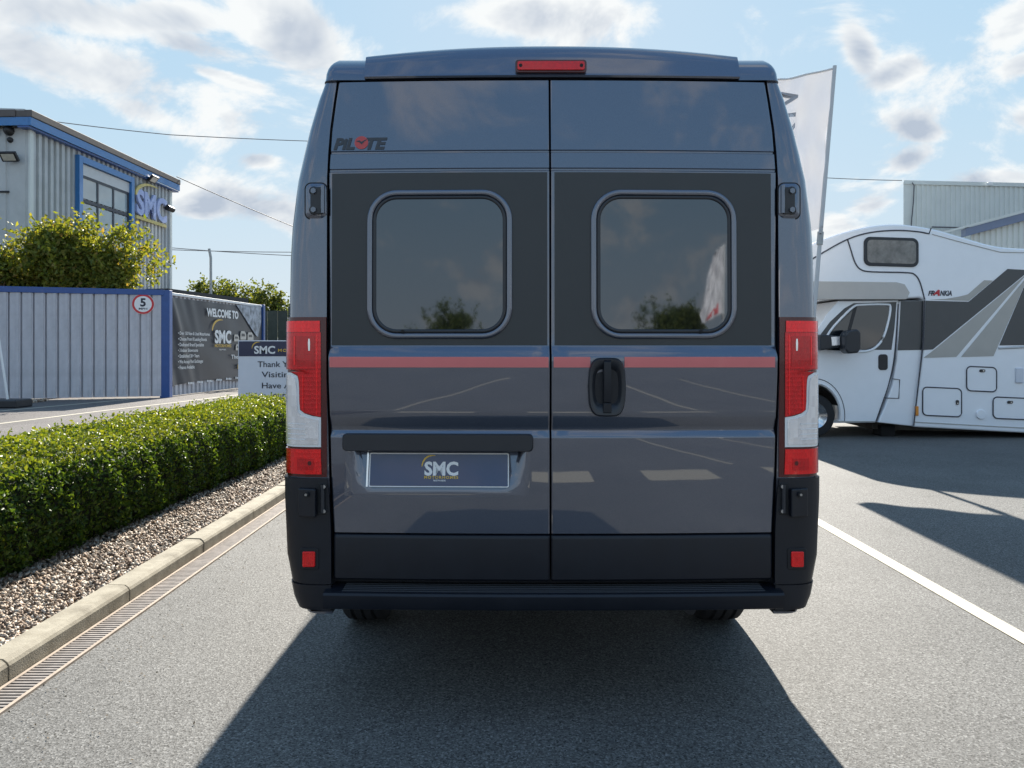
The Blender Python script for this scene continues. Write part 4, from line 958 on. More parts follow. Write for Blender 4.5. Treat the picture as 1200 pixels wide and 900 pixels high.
# ------------------------------------------------------------------ fence screen with banner
FA = Vector((-15.6, 20.05, 0)); FB = Vector((-10.02, 22.0, 0)); FC = Vector((-9.5, 29.0, 0)); FH = 3.06
fd = (FB - FA).normalized(); fn = Vector((fd.y, -fd.x, 0)); FLEN = (FB - FA).length
fr = empty('metal_screen', FA, 'grey ribbed metal screen with blue capping beside the road', 'fence')
pitch = .292; npan = int(FLEN / pitch)
def panel(): 
    m2 = MB(); prof = [(0, .05), (.018, .05), (.022, -.02), (.062, -.02), (.066, .05), (.2, .05), (.204, .062), (.272, .062), (.276, .05), (.2885, .05)]
    lo = [fd * t + fn * h + UP * .05 for t, h in prof]; hi = [fd * t + fn * h + UP * (FH - .10) for t, h in prof]; n = len(prof)
    m2.add(lo + hi, [(i, i + 1, n + i + 1, n + i) for i in range(n - 1)]); return m2.build('panel', 'fence_sheet', None, fix=False, solid=.003)
pan = panel()
for i in range(npan):
    o = pan if i == 0 else pan.copy()
    if i: COL.objects.link(o)
    o.parent = fr; o.location = FB - fd * ((npan - i) * pitch + .02) - FA
mb = MB(); mb.obox(FA - fn * .06 + UP * (FH - .13), fd * (FLEN + .05), fn * .14, UP * .16); mb.build('capping', 'blue_dark', fr, bevel=.01)
mb = MB(); mb.obox(FB - Vector((.06, .02, 0)) + fn * .03, Vector((.28, 0, 0)), Vector((0, .20, 0)), UP * (FH + .02)); mb.build('corner_post', 'blue_dark', fr, bevel=.012)
mb = MB(); mb.obox(FA - fn * .05 + UP * 1.0, fd * FLEN, -fn * .06, UP * .1); mb.obox(FA - fn * .05 + UP * 2.2, fd * FLEN, -fn * .06, UP * .1); mb.build('back_rail', 'galv', fr)
sd = (FC - FB).normalized(); sn = Vector((sd.y, -sd.x, 0)); SL = (FC - FB).length
mb = MB(); corrugated(mb, FB, sd, sn, SL, .03, FH - .1, .26, .055, .5, .06); mb.build('side_sheet', 'fence_sheet', fr, fix=False)
mb = MB(); mb.obox(FB + sd * .2 - sn * .03 + UP * (FH - .1), sd * (SL - .15), sn * .14, UP * .08); mb.build('capping', 'white_print', fr, bevel=.01)
mb = MB(); mb.obox(FC - sd * .1 + sn * .005, sd * .16, sn * .16, UP * FH); mb.build('end_post', 'blue_dark', fr, bevel=.01)
# round speed sign
t, z = facepx(FA, fd, 168, 356.5); sp_c = FA + fd * t + fn * .06 + UP * z
ss = empty('speed_sign', sp_c, 'round white speed sign with red ring on the ribbed screen', 'sign')
def disc(r0, off, m, nm, par):
    mb = MB(); mb.loft([[sp_c + fn * (off + h) + (fd * math.cos(a) + UP * math.sin(a)) * r0 for a in (2 * math.pi * i / 36 for i in range(36))] for h in (0, .012)], True, True); return mb.build(nm, m, par)
disc(.292, -.01, 'white_print', 'plate', ss); disc(.282, .004, 'sign_red', 'red_ring', ss); disc(.225, .008, 'white_print', 'white_disc', ss)
lettering('lettering', '5', 'print_dark', ss, sp_c + fn * .022 - UP * .06, fd, UP, height=.23, bold=.035, align='CENTER')
lettering('lettering', 'MPH', 'print_dark', ss, sp_c + fn * .022 - UP * .16, fd, UP, width=.22, height=.06, bold=.02, align='CENTER')
# banner
bn = empty('banner', FB + sd * 3 + sn * .1, 'dark creased welcome banner laced to the side of the screen', 'banner')
bt0, bz0 = facepx(FB, sd, 194.5, 462); bt1, bz1 = facepx(FB, sd, 303.5, 357); bz1 = FH - .16; bz0 = .30
def ban(a, b):
    t = bt0 + (bt1 - bt0) * a; sag = 0
    z = bz0 + (bz1 - bz0) * b + sag + (.10 * (1 - b) * math.sin(a * 5) if b < .3 else 0)
    k = max(0, 1 - a / .30); d = a + (1 - b) * .16
    y = .095 + k * .034 * (math.sin(38 * (a - (1 - b) * .13)) + .5 * math.sin(71 * (a - (1 - b) * .2) + 1)) + .012 * math.sin(a * 31 + b * 4) * (b ** 4) + .008 * math.sin(a * 14 + b * 9)
    return FB + sd * t + sn * y + UP * z
mb = MB(); mb.grid(ban, 130, 26); mb.build('cloth', 'banner', bn, smooth=60, fix=False)
def BT(u, v, off=.15): t, z = facepx(FB, sd, u, v); return FB + sd * t + sn * off + UP * z
def btext(txt, m, u0, u1, v, hpx, bold=.02):
    a, b = BT(u0, v), BT(u1, v); Y = a.y; return lettering('lettering', txt, m, bn, a, sd, UP, width=(b - a).dot(sd), height=hpx * Y / 900, bold=bold)
btext('WELCOME TO', 'white_print', 237, 274.5, 370.2, 9.5, .045)
for i, (txt, ue) in enumerate((('• Over 150 New & Used Motorhomes', 240.5), ('• Choose From 8 Leading Brands', 237), ('• Dedicated Brand Specialists', 233.5), ('• 3 Indoor Showrooms', 226.5), ('• Established 30+ Years', 228), ('• We Accept Part Exchanges', 232.5), ('• Finance Available', 222.5))):
    btext(txt, 'white_print', 203, ue, 392.2 + i * 6.75, 4.2, .012)
btext('SMC', 'white_print', 246.5, 266, 401.5, 15, .04)
btext('MOTORHOMES', 'gold_print', 246.5, 266, 406.8, 3.6, .02); btext('NEWARK', 'white_print', 252, 260, 410.5, 1.8, .0)
swoosh('swoosh', 'gold_print', bn, BT(245.3, 397), sd, UP, .46, kx=1.6)
btext('The adventure', 'white_print', 266, 295, 420.5, 5, .01); btext('starts here', 'gold_print', 273.5, 297, 432, 7.5, .03)
mb = MB(); mb.poly([BT(273, 357.2, .125), BT(302.2, 358.3, .125), BT(302.2, 377, .125), BT(298.5, 395, .125), BT(296, 393, .125)]); mb.build('aerial_picture', 'banner_photo', bn, fix=False)
for u, v, w_, h_ in ((270, 396, 6, 8), (277.5, 393, 7, 10), (286, 394, 7, 9), (272, 407, 8, 7), (281.5, 408, 9, 8)):
    mb = MB(); mb.poly([BT(u, v + h_ * .5, .13), BT(u + w_, v + h_ * .5, .13), BT(u + w_, v - h_ * .1, .13), BT(u + w_ * .7, v - h_ * .5, .13), BT(u + w_ * .12, v - h_ * .5, .13), BT(u, v - h_ * .2, .13)]); vp = mb.build('vehicle_picture', 'beige_graphic', bn, fix=False)
    mb = MB(); mb.poly([BT(u + w_ * .2, v + h_ * .12, .136), BT(u + w_ * .8, v + h_ * .12, .136), BT(u + w_ * .7, v - h_ * .2, .136), BT(u + w_ * .2, v - h_ * .2, .136)]); mb.build('picture_window', 'banner', vp, fix=False)
for k in range(6):
    u = 216 + k * 11.2; v = 449.5 - k * 1.25
    for q in range(4):
        mb = MB(); mb.poly([BT(u + q * 1.7, v + .6, .118), BT(u + q * 1.7 + 1.2, v + .5, .118), BT(u + q * 1.7 + 1.3, v - 1.9 + .4 * (q % 2), .118), BT(u + q * 1.7 + .1, v - 1.7, .118)]); mb.build('logo_mark', 'white_print', bn, fix=False)
# gravel at the foot of the screen, weighted flag foot
tag(gravel('gravel_margin', 3500, -15.6, -12.4, 19.2, 20.5, .01, .075), 'loose stones along the foot of the ribbed metal screen', 'gravel', kind='stuff')
fb = empty('flag_base', (-12.0, 18.3, 0), 'black weighted flag foot with white pole on the road', 'base')
mb = MB(); mb.box(-12.75, -11.66, 18.05, 18.7, .0, .2); mb.build('ballast', 'black_fit', fb, bevel=.04)
mb = MB(); mb.tube([(-12.05, 18.35, .2), (-12.13, 18.35, .75), (-12.5, 18.35, 3.2)], .028, 8); mb.build('pole', 'white_print', fb, smooth=60)

# ------------------------------------------------------------------ thank-you board
SY = 11.2; s0 = P(279, 399, SY); s1x = s0.x + 1.42
sb = empty('notice_board', (s0.x + .7, SY, .055), 'white notice board with navy header standing behind the hedge end', 'sign')
mb = MB(); mb.box(s0.x, s1x, SY, SY + .05, .33, s0.z); mb.build('board', 'sign_white', sb, bevel=.004)
hz_ = P(279, 417.5, SY).z
mb = MB(); mb.box(s0.x + .012, s1x - .012, SY - .004, SY + .001, hz_, s0.z - .012); mb.build('header', 'sign_navy', sb)
for x in (s0.x + .2, s1x - .2):
    mb = MB(); mb.box(x - .04, x + .04, SY + .05, SY + .11, .03, 1.4); mb.build('post', 'galv', sb)
def ST(u, v): q = P(u, v, SY); q.y = SY - .006; return q
X1 = (1, 0, 0)
lettering('lettering', 'SMC', 'white_print', sb, ST(298, 414.2), X1, UP, width=.305, height=.112, bold=.03)
swoosh('swoosh', 'gold_print', sb, ST(296.6, 413.6), X1, UP, .115)
lettering('lettering', 'MOTORHOMES', 'gold_print', sb, ST(326, 412.2), X1, UP, width=.62, height=.043, bold=.03, spacing=1.3)
for i, (txt, u0, wd) in enumerate((('Thank You For', 302, .80), ('Visiting', 306.5, .47), ('Have A Safe', 307, .68), ('Journey', 316, .42), ('Us', 347, .13))):
    yv = (430, 442, 455, 466, 442)[i]
    lettering('lettering', txt, 'print_dark', sb, ST(u0, yv) - Vector((0, -.002, 0)), X1, UP, width=wd, height=.086, bold=.008)

# ------------------------------------------------------------------ trees
def tree(name, base, h, crown_c, crown_r, n, leaf, label, m, group=None, stems=5, lobes=14, seed=1, thick=.09):
    rg = np.random.default_rng(seed); base = Vector(base); r = empty(name, base, label, 'tree', group)
    C = np.array(crown_c); Rr = np.array(crown_r); pts = []; nr = []; tips = []
    lob = []
    for k in range(lobes):
        d = rg.normal(size=3); d /= np.linalg.norm(d); d[2] = d[2] * .8
        lob.append((C + d * Rr * rg.uniform(.35, .78), Rr * rg.uniform(.28, .46)))
    per = n // lobes
    for c, rr in lob:
        d = rg.normal(size=(per, 3)); d /= np.linalg.norm(d, axis=1, keepdims=True)
        rad = rg.random((per, 1)) ** .45 * (1 + .16 * np.sin(d[:, :1] * 9 + c[0]) + .14 * np.sin(d[:, 2:] * 11 + c[1]))
        pts.append(c + d * rr * rad); nr.append(d)
    # loose sprays that break the outline
    ns = n // 10; k = max(1, ns // 22)
    for i in range(k):
        d = rg.normal(size=3); d /= np.linalg.norm(d); d[2] = abs(d[2]) * .9 - .1
        o = C + d * Rr * rg.uniform(.75, .95); v = d + np.array([0, 0, .5]) + rg.normal(size=3) * .35; ln = rg.uniform(.25, .5) * Rr.mean() * .6
        q = o + np.outer(rg.random(22), v) * ln + rg.normal(size=(22, 3)) * leaf * .7; pts.append(q); nr.append(rg.normal(size=(22, 3)))
    pts = np.concatenate(pts); nr = np.concatenate(nr)
    cr = leaves('crown', pts, nr, leaf, leaf * .55, m, r, spread=1.0, rnd=np.clip(rg.normal(.45, .25, len(pts)), 0, 1), kind=None)
    for i in range(stems):
        c = lob[i % lobes][0]; c = Vector(c); mid = base.lerp(c, .45) + Vector(rg.normal(size=3) * .12 * h * .3); mid.z = base.z + (c.z - base.z) * .5
        mb = MB(); mb.tube([base + Vector((rg.normal() * .06, rg.normal() * .06, -.05)), base.lerp(mid, .5) + Vector((0, 0, .05)), mid, c, c + (c - mid) * .35], [thick, thick * .8, thick * .55, thick * .3, thick * .1], 7)
        mb.build('trunk' if i == 0 else 'limb', 'bark', r, smooth=60)
    return r
tree('shrub_tree', (-12.9, 22.6, 0), 4.5, (-12.9, 22.9, 3.75), (2.35, 1.0, 1.65), 27000, .16, 'broad yellow-green tree rising behind the ribbed screen', 'tree_leaf', stems=7, lobes=26, seed=3)
tree('shrub_tree', (-15.0, 22.4, 0), 4, (-15.2, 22.6, 3.4), (1.1, .8, .9), 4000, .15, 'smaller leafy shrub beside the broad yellow-green tree', 'tree_leaf', stems=4, lobes=8, seed=8)
for i, (u, vt, w_, sd_, lab) in enumerate(((236, 323, 2.0, 11, 'small sparse tree beyond the banner, left of the cranked pole'), (262, 325, 2.3, 12, 'middle tree beyond the banner, just right of the cranked pole'), (306, 327, 2.7, 14, 'bushy tree beyond the end of the banner'), (284, 329, 1.8, 19, 'rounded green tree between the other trees beyond the banner'))):
    Y = 42; q = P(u, vt, Y); hh = q.z
    tree('far_tree', (q.x, Y, 0), hh, (q.x, Y, hh - 1.9), (w_ * .58, 1.2, 2.0), 2600, .22, lab, 'far_leaf', 'trees beyond the banner', stems=4, lobes=11, seed=sd_, thick=.12)
# cranked steel pole behind the banner
q = P(247, 302, 34); cp = empty('cranked_pole', (q.x, 34, 0), 'slim grey pole with bent top rising behind the banner', 'pole')
t2 = P(245, 291.5, 34)
mb = MB(); mb.tube([(q.x + .02, 34, 0), (q.x, 34, q.z), (t2.x, 34, t2.z)], .06, 8); mb.build('pole', 'galv', cp, smooth=40)
mb = MB(); mb.tube([(q.x + .02, 34, 0), (q.x + .02, 34, .25)], .12, 8); mb.build('foot', 'galv', cp, smooth=40)
# dark low roof behind the banner, dark green fence and a leaning shed gable beyond it
mb = MB(); a, b = P(197, 338, 31), P(291, 350, 36)
sh = empty('low_shed', (a.x, 31, 0), 'low dark shed roof edge showing above the banner', 'shed')
mb.obox(a - UP * .22, b - a, (-3, .6, 0), UP * .22); mb.build('roof', 'black_fit', sh)
mb = MB(); mb.prism([(a.x - .1, 31.1, 0), (b.x - .3, 36, 0), (b.x - .3, 36, b.z - .23), (a.x - .1, 31.1, a.z - .23)], (-2.4, .4, 0)); mb.build('wall', 'green_fence', sh)
gf = empty('green_fence', (P(306, 400, 38).x, 38, 0), 'dark green sheet fence past the banner end', 'fence')
for k in range(9):
    x0 = P(302, 400, 38).x + k * .5; top = P(310, 364, 38).z + max(0, k - 2) * .19
    mb = MB(); mb.prism([(x0, 38, 0), (x0 + .47, 38, 0), (x0 + .47, 38, top + (.19 if k > 2 else 0)), (x0, 38, top)], (0, .06, 0)); mb.build('panel', 'green_fence', gf)
mb = MB(); mb.box(P(302, 400, 38).x, P(302, 400, 38).x + 4.5, 38.07, 38.13, .8, .9); mb.build('rail', 'black_fit', gf)

# ------------------------------------------------------------------ overhead wires
def wire(pts, r, label):
    pts = [Vector(p) for p in pts]; path = []
    for a, b in zip(pts, pts[1:]):
        for k in range(9 if b is not pts[-1] else 10):
            f = k / 9; p = a.lerp(b, f); p.z -= 4 * f * (1 - f) * .012 * (b - a).length * .4; path.append(p)
    mb = MB(); mb.tube(path, r, 5); return tag(mb.build('overhead_wire', 'wire', None, smooth=80), label, 'wire', 'overhead wires')
up = empty('utility_pole', (P(440, 408, 45).x, 45, 0), 'timber utility pole carrying the overhead wires', 'pole')
mb = MB(); mb.tube([(P(440, 408, 45).x, 45, 0), (P(440, 408, 45).x, 45, 14)], [.16, .11], 10); mb.build('post', 'bark', up, smooth=60)
mb = MB(); mb.box(P(440, 408, 45).x - 1, P(440, 408, 45).x + 1, 44.9, 45.02, 13.2, 13.35); mb.build('crossarm', 'bark', up)
ux = P(440, 408, 45).x
wire([P(60, 142, 36), P(200, 158, 40), (ux, 45, 13.45)], .022, 'long wire crossing above the blue fascia')
wire([P(207, 207, 33.5), P(345, 266, 39), (ux + .05, 45, 6.2)], .02, 'wire slanting down from the far corner of the blue fascia')
wire([P(196, 290, 44), P(340, 299.5, 44.9), (ux + .08, 44.8, 6.5)], .022, 'upper of two low wires above the far trees')
wire([P(196, 292.5, 43.5), P(340, 295.5, 44.6), (ux - .08, 44.8, 6.75)], .022, 'lower of two low wires above the far trees')
wire([P(1057, 211.5, 40), P(970, 208.5, 41), (ux + .9, 45, 13.35)], .02, 'wire running from the pale warehouse corner')

# ------------------------------------------------------------------ right: warehouse and lower unit
WA = P(1058, 213, 40); wh = empty('warehouse', (WA.x, 40, 0), 'tall pale ribbed metal warehouse behind the white motorhome', 'building')
wd = Vector((1, .04, 0)).normalized(); wnn = Vector((.04, -1, 0)).normalized(); WH = WA.z; A0 = Vector((WA.x, 40, 0))
mb = MB(); corrugated(mb, A0 + wd * .6, wd, wnn, 14, 0, lambda t: WH - .12 - .012 * t, .262, .05, .4, .12); mb.build('wall', 'clad_light', wh, fix=False)
mb = MB(); mb.obox(A0 + wnn * .06, wd * .6, Vector((.62, 1, 0)) * 9, UP * (WH - .02)); mb.build('corner_flashing', 'clad_light', wh)
mb = MB(); e0 = A0 + wnn * .1 + UP * (WH - .14); e1 = A0 + wd * 15 + wnn * .1 + UP * (WH - .34); mb.prism([e0, e1, e1 + UP * .2, e0 + UP * .2], Vector((.62, 1, 0)) * 9); mb.build('roof_edge', 'clad_light', wh)
mb = MB(); q = P(1069, 214, 39.85); mb.tube([q, q + Vector((.1, 0, -.15)), P(1070.5, 235, 39.85), P(1068, 262, 39.85), P(1068, 330, 39.85)], .03, 6); mb.build('cable', 'wire', wh)
mb = MB(); q = P(1092, 266, 39.8); mb.tube([q, P(1160, 267.5, 39.8), P(1230, 268, 39.9)], .035, 6); mb.build('cable', 'wire', wh)
mb = MB(); q = P(1161, 214.5, 39.75); mb.box(q.x - .12, q.x + .12, 39.75, 39.9, q.z - .1, q.z + .06); mb.build('light_fitting', 'white_print', wh, bevel=.02)
g0, g1 = P(1132, 277, 27), P(1206, 257, 27); gu = empty('gabled_unit', (g0.x, 27, 0), 'lower ribbed unit with blue-grey sloping gable trim', 'building')
gd = (g1 - g0); sl = gd.z / gd.x
mb = MB(); mb.prism([g0, g0 + gd * 2.2, g0 + gd * 2.2 + UP * .28, g0 + UP * .28], (0, .3, 0)); mb.build('barge_board', mat('grey_blue_trim', (.16, .20, .30), .5, coat=.2, var=.05), gu, bevel=.01)
mb = MB(); mb.prism([g0 + UP * .285 + Vector((-.1, -.05, 0)), g0 + gd * 2.2 + UP * .285 + Vector((0, -.05, 0)), g0 + gd * 2.2 + UP * .36 + Vector((0, -.05, 0)), g0 + UP * .36 + Vector((-.1, -.05, 0))], (0, 10, 0)); mb.build('roof', 'clad_light', gu)
mb = MB(); corrugated(mb, Vector((g0.x + .3, 27.2, 0)), (1, 0, 0), (0, -1, 0), 4.5, 0, lambda t: g0.z + (t + .3) * sl + .02, .2, .05, .45, .12); mb.build('wall', 'clad_light', gu, fix=False)

# ------------------------------------------------------------------ feather flag on a leaning pole
FY_ = 11.3
def flag(name, top, bot, base, w, label, mirror, text, pole_r=.032, sail=False):
    top, bot, base = Vector(top), Vector(bot), Vector(base); r = empty(name, base, label, 'flag')
    mb = MB(); mb.tube([base, base.lerp(bot, .6), bot, top + (top - bot) * .015], [pole_r * 1.1, pole_r, pole_r, pole_r * .9], 10); mb.build('pole', 'shutter', r, smooth=60)
    ax = (bot - top); pd = Vector((-1, .12, 0)).normalized()
    def cl(a, b):
        p = top + ax * b + pd * (w * a * ((.30 + .70 * b ** .7) if sail else (1 - .06 * b))) - UP * (.19 * w * a * (1 - b)) - UP * (.30 * b * a)
        y = .07 * math.sin(a * 6 + b * 4) * a + .045 * math.sin(a * 15 - b * 11) * (.25 + a) + .03 * math.sin(a * 24 + b * 17) * b * (1 - b) * 3 * min(1, a * 4) + .022 * math.sin((a * 7 + b * 19)) * math.sin(b * 3.1)
        return p + Vector((0, y - .0, 0)) + pd * (pole_r * .7)
    mb = MB(); mb.grid(cl, 40, 60); c = mb.build('cloth', 'flag', r, smooth=80, fix=False)
    mb = MB(); mb.tube([cl(a / 12, 0) - Vector((0, .0, 0)) for a in range(13)], .016, 8); mb.build('top_hem', 'white_print', r, smooth=60)
    mb = MB(); mb.tube([top + ax * .985 - Vector((0, .04, 0)), top + ax * 1.03 - Vector((.02, .04, 0)), bot + ax * .05], .02, 6); mb.build('tie', 'chrome_dull', r)
    mb = MB(); mb.tube([bot + ax * .02 - Vector((.0, .0, 0)), bot + ax * .10], pole_r * 1.45, 10); mb.build('socket', 'galv', r, smooth=50)
    return r, cl, ax, pd
fl, fcl, fax, fpd = flag('feather_flag', P(978, 80, FY_), P(962, 268, FY_), (4.28, FY_, 0), 1.15, 'white upright banner flag on a leaning pole between van and motorhome', True, 'FRANKIA')
mb = MB(); mb.obox(Vector((3.80, 11.0, .0)), (.6, 0, 0), (0, .6, 0), (0, 0, .09)); mb.build('ballast', 'black_fit', fl, bevel=.02)
# lettering runs up the cloth; seen from the back, so it is mirrored
def flag_text(txt):
    cu = bpy.data.curves.new('t', 'FONT'); cu.body = txt; cu.offset = .012; cu.resolution_u = 2; cu.space_character = 1.12
    t = bpy.data.objects.new('t', cu); COL.objects.link(t); dg = bpy.context.evaluated_depsgraph_get(); me = bpy.data.meshes.new_from_object(t.evaluated_get(dg)); bpy.data.objects.remove(t)
    bm = bmesh.new(); bm.from_mesh(me); bmesh.ops.triangulate(bm, faces=bm.faces); bmesh.ops.subdivide_edges(bm, edges=[e for e in bm.edges if e.calc_length() > .15], cuts=2); bm.to_mesh(me); bm.free()
    xs = [v.co.x for v in me.vertices]; x0, x1 = min(xs), max(xs); pts = []
    for v in me.vertices:
        b = .98 - (v.co.x - x0) / (x1 - x0) * .925; a = .74 - v.co.y / .73 * .33
        p = fcl(max(0, a), max(0, b)); pts.append(p - Vector((0, .006, 0)))
    m2 = MB(); m2.add(pts, [tuple(p.vertices) for p in me.polygons]); m2.build('lettering', 'flag_print', fl, fix=False); bpy.data.meshes.remove(me)
flag_text('FRANKIA')

# ------------------------------------------------------------------ coachbuilt motorhome
MY = 12.1; MW = 2.25
mh = empty('motorhome', (7.0, MY + MW / 2, 0), 'white coachbuilt motorhome with overcab bed and grey graphics', 'motorhome')
def Q(u, v, off=0.0): q = P(u, v, MY); q.y = MY - off; return q
def ext(name, pts, depth, m, parent, off=0, bevel=.0, seg=3):
    mb = MB(); mb.prism([Q(u, v, off) for u, v in pts], (0, depth, 0)); return mb.build(name, m, parent, bevel=bevel, seg=seg)
def curve(pts, n=6):                                   # smooth polyline through points
    out_ = []; P_ = [Vector(p) for p in pts]
    for i in range(len(P_) - 1):
        p0, p1, p2, p3 = P_[max(0, i - 1)], P_[i], P_[i + 1], P_[min(len(P_) - 1, i + 2)]
        for k in range(n):
            t = k / n; out_.append(tuple(.5 * ((2 * p1) + (p2 - p0) * t + (2 * p0 - 5 * p1 + 4 * p2 - p3) * t * t + (3 * p1 - p0 - 3 * p2 + p3) * t ** 3)))
    out_.append(tuple(P_[-1])); return out_
roofc = curve([(912, 340), (910, 322), (925, 302), (955, 284), (1000, 269), (1045, 262.5), (1090, 267.5), (1125, 277), (1160, 287), (1185, 290.5), (1215, 291.5)], 5)
house = roofc + [(1395, 295), (1402, 300), (1402, 515), (1300, 512), (1200, 507.5), (1070.5, 500.5), (1074, 470), (1083, 400), (1083.5, 352), (1078, 349), (1060, 350), (930, 350)]
hb = ext('living_body', house, MW, 'white_gel', mh, bevel=.045, seg=4)
# cab
cab = [(921, 352), (1057, 351), (1055.5, 375), (1052, 420), (1047, 450), (1036, 480), (1029.5, 496), (979, 496.5)] + [(957.5 + 29.5 * math.cos(R(a)), 488 - 37 * math.sin(R(a))) for a in range(-8, 190, 14)] + [(900, 500), (893, 498), (890, 470), (893, 440), (905, 420), (935, 408), (955, 392), (968, 374), (984, 356)]
cab = [(985, 352), (1057, 351)] + cab[2:-1] + [(970, 370)]
cb_ = ext('cab', cab, MW - .2, 'white_gel', mh, off=-.08, bevel=.03)
ext('cab_fairing', [(1056, 352), (1084, 352), (1083, 400), (1076.5, 455), (1071, 500), (1030.5, 495.5), (1038, 478), (1048, 450), (1053, 420)], MW - .3, 'white_gel', mh, off=-.035, bevel=.02)
# flat sheet below the overcab bed, the recess's shading put into its colour
ext('overcab_shade_sheet', [(915, 351), (1062, 351), (1066, 343), (1060, 333), (1050, 330.5), (960, 329.5), (920, 330)], .03, mat('painted_recess_shade', (.52, .49, .46), .4, coat=.4, var=.03), mh, off=.012, bevel=.01)
def seam(pts, parent, w=.011, m='seam', off=.004):
    mb = MB(); mb.tube([Q(u, v, off) for u, v in pts], w, 6); return mb.build('seam', m, parent, smooth=80)
seam(curve([(925, 320), (961, 298), (993, 280.5), (1020, 272.5), (1050, 270), (1075, 271.5), (1088.5, 274)], 4) + [(1091, 267.5)], hb)
seam(curve([(993, 280.5), (997, 293), (1002, 308), (1009, 316), (1022, 318.5), (1062, 319.5), (1072, 322), (1078, 331), (1083.5, 351)], 4), hb)
seam([(1083.3, 352), (1082, 400), (1075.5, 455), (1070.5, 499)], hb)
seam([(1092, 274.5), (1125, 283.5), (1160, 292.5), (1172, 295.5), (1215, 296.5)], hb, .006, 'beige_graphic')
seam([(1071, 494.5), (1200, 501.5), (1260, 504)], hb, .008, 'beige_graphic')
# overcab window
mb = MB(); loop = rrect(0, 0, 64 * MY / 900, 34 * MY / 900, .10); ctr = Q(1044, 295.3)
rot = lambda x, z: (ctr.x + x, ctr.z + z - .03 * x)
mb.loft([[(rot(x, z)[0], MY + .01, rot(x, z)[1]) for x, z in loop], [(rot(x, z)[0], MY - .022, rot(x, z)[1]) for x, z in loop]], True, True); wv = mb.build('overcab_window', 'plastic2', hb, bevel=.008)
mb = MB(); loop = rrect(0, 0, 57 * MY / 900, 27 * MY / 900, .07); mb.loft([[(rot(x, z)[0], MY - .018, rot(x, z)[1]) for x, z in loop], [(rot(x, z)[0], MY - .027, rot(x, z)[1]) for x, z in loop]], True, True); mb.build('pane', mat('blind_behind_glass', (.15, .14, .13), .12, coat=.8, var=.45, scale=7), wv)
# graphics: thin vinyl sheets on the side
def gfx(name, pts, m, off=.004, par=hb): mb = MB(); mb.poly([Q(u, v, off) for u, v in pts]); return mb.build(name, m, par, fix=False)
gfx('dark_graphic', [(1084.5, 352.3), (1135, 353.6), (1180.5, 315.2), (1215, 317), (1204, 319), (1093, 409.5), (1081.3, 410.2), (1083, 395)], 'dark_graphic', .005)
gfx('grey_graphic', [(1088, 351), (1108, 350.2), (1124, 347.5), (1134, 345), (1153, 328.4), (1163.5, 328.8), (1135, 352.6)], 'beige_graphic', .005)
gfx('grey_graphic', [(1082, 419.3), (1097, 408), (1203, 321), (1199, 326), (1120.5, 418.2)], 'beige_graphic', .006)
gfx('grey_graphic', [(1126, 418.3), (1201, 327), (1204, 325), (1201.5, 331), (1164, 417.3)], 'beige_graphic', .006)
gfx('dark_graphic', [(1170.8, 404.8), (1204, 326.5), (1330, 330), (1330, 403)], 'dark_graphic', .005)
seam([(1170, 408), (1215, 406), (1330, 406)], hb, .02, 'shutter')
ext('dark_graphic', [(1056.8, 352.6), (1083.4, 352.4), (1082, 399), (1081, 410), (1053.2, 410.5), (1055.5, 380)], .01, 'dark_graphic', mh, off=-.028)
for ch, uu in (('F', 1087.3), ('R', 1090.6)): lettering('lettering', ch, 'print_dark', hb, Q(uu, 346.3, .006), X1, UP, height=.078, bold=.03, shear=.25)
lettering('lettering', 'NKIA', 'print_dark', hb, Q(1101.5, 346.5, .006), X1, UP, width=.185, height=.082, bold=.03, shear=.25)
gfx('red_mark', [(1092, 346.5), (1099, 339.5), (1101, 339.8), (1101, 346.8), (1098.8, 346.8), (1098.5, 344.8), (1096.6, 345)], 'sign_red', .007)
# lockers, cap, marker lamp, vent
def locker(u0, u1, v0, v1, ku, kv, vert=False):
    c = Q((u0 + u1) / 2, (v0 + v1) / 2); w_, h_ = (u1 - u0) * MY / 900, (v1 - v0) * MY / 900
    def rl(k, off): return [(c.x + x, MY - off, c.z + z - .045 * x) for x, z in rrect(0, 0, w_ + k, h_ + k, .07)]
    mb = MB(); mb.loft([rl(0, -.005), rl(0, .008)], True, True); lk = mb.build('locker_door', 'white_gel', hb, bevel=.004)
    mb = MB(); mb.tube(rl(0, .008) + rl(0, .008)[:1], .010, 6); mb.build('rubber_seal', 'seam', lk, smooth=80)
    q = Q(ku, kv); a, b = (.045, .075) if vert else (.085, .045)
    mb = MB(); loop = rrect(q.x, q.z, a, b, .02); mb.loft([[(x, MY - .007, z) for x, z in loop], [(x, MY - .022, z) for x, z in loop]], True, True); lo = mb.build('lock', 'black_fit', lk)
    mb = MB(); mb.tube([(q.x + (.0 if vert else .014), MY - .02, q.z - (.014 if vert else 0)), (q.x + (.0 if vert else .014), MY - .026, q.z - (.014 if vert else 0))], .012, 8); mb.build('barrel', 'chrome', lo)
locker(1081, 1126.5, 454.5, 487.5, 1121.3, 471.5, True); locker(1132.5, 1167.5, 430, 458.5, 1150.5, 434.5); locker(1163.5, 1206, 466, 491, 1183, 471.3)
mb = MB(); q = Q(1149, 485.5); mb.tube([(q.x, MY + .01, q.z), (q.x, MY - .03, q.z)], .075, 24); mb.build('filler_cap', 'white_gel', hb, bevel=.01)
mb = MB(); q = Q(1074, 481.5); mb.box(q.x - .022, q.x + .022, MY - .03, MY + .02, q.z - .075, q.z + .075); mb.build('side_marker', 'amber', hb, bevel=.008)
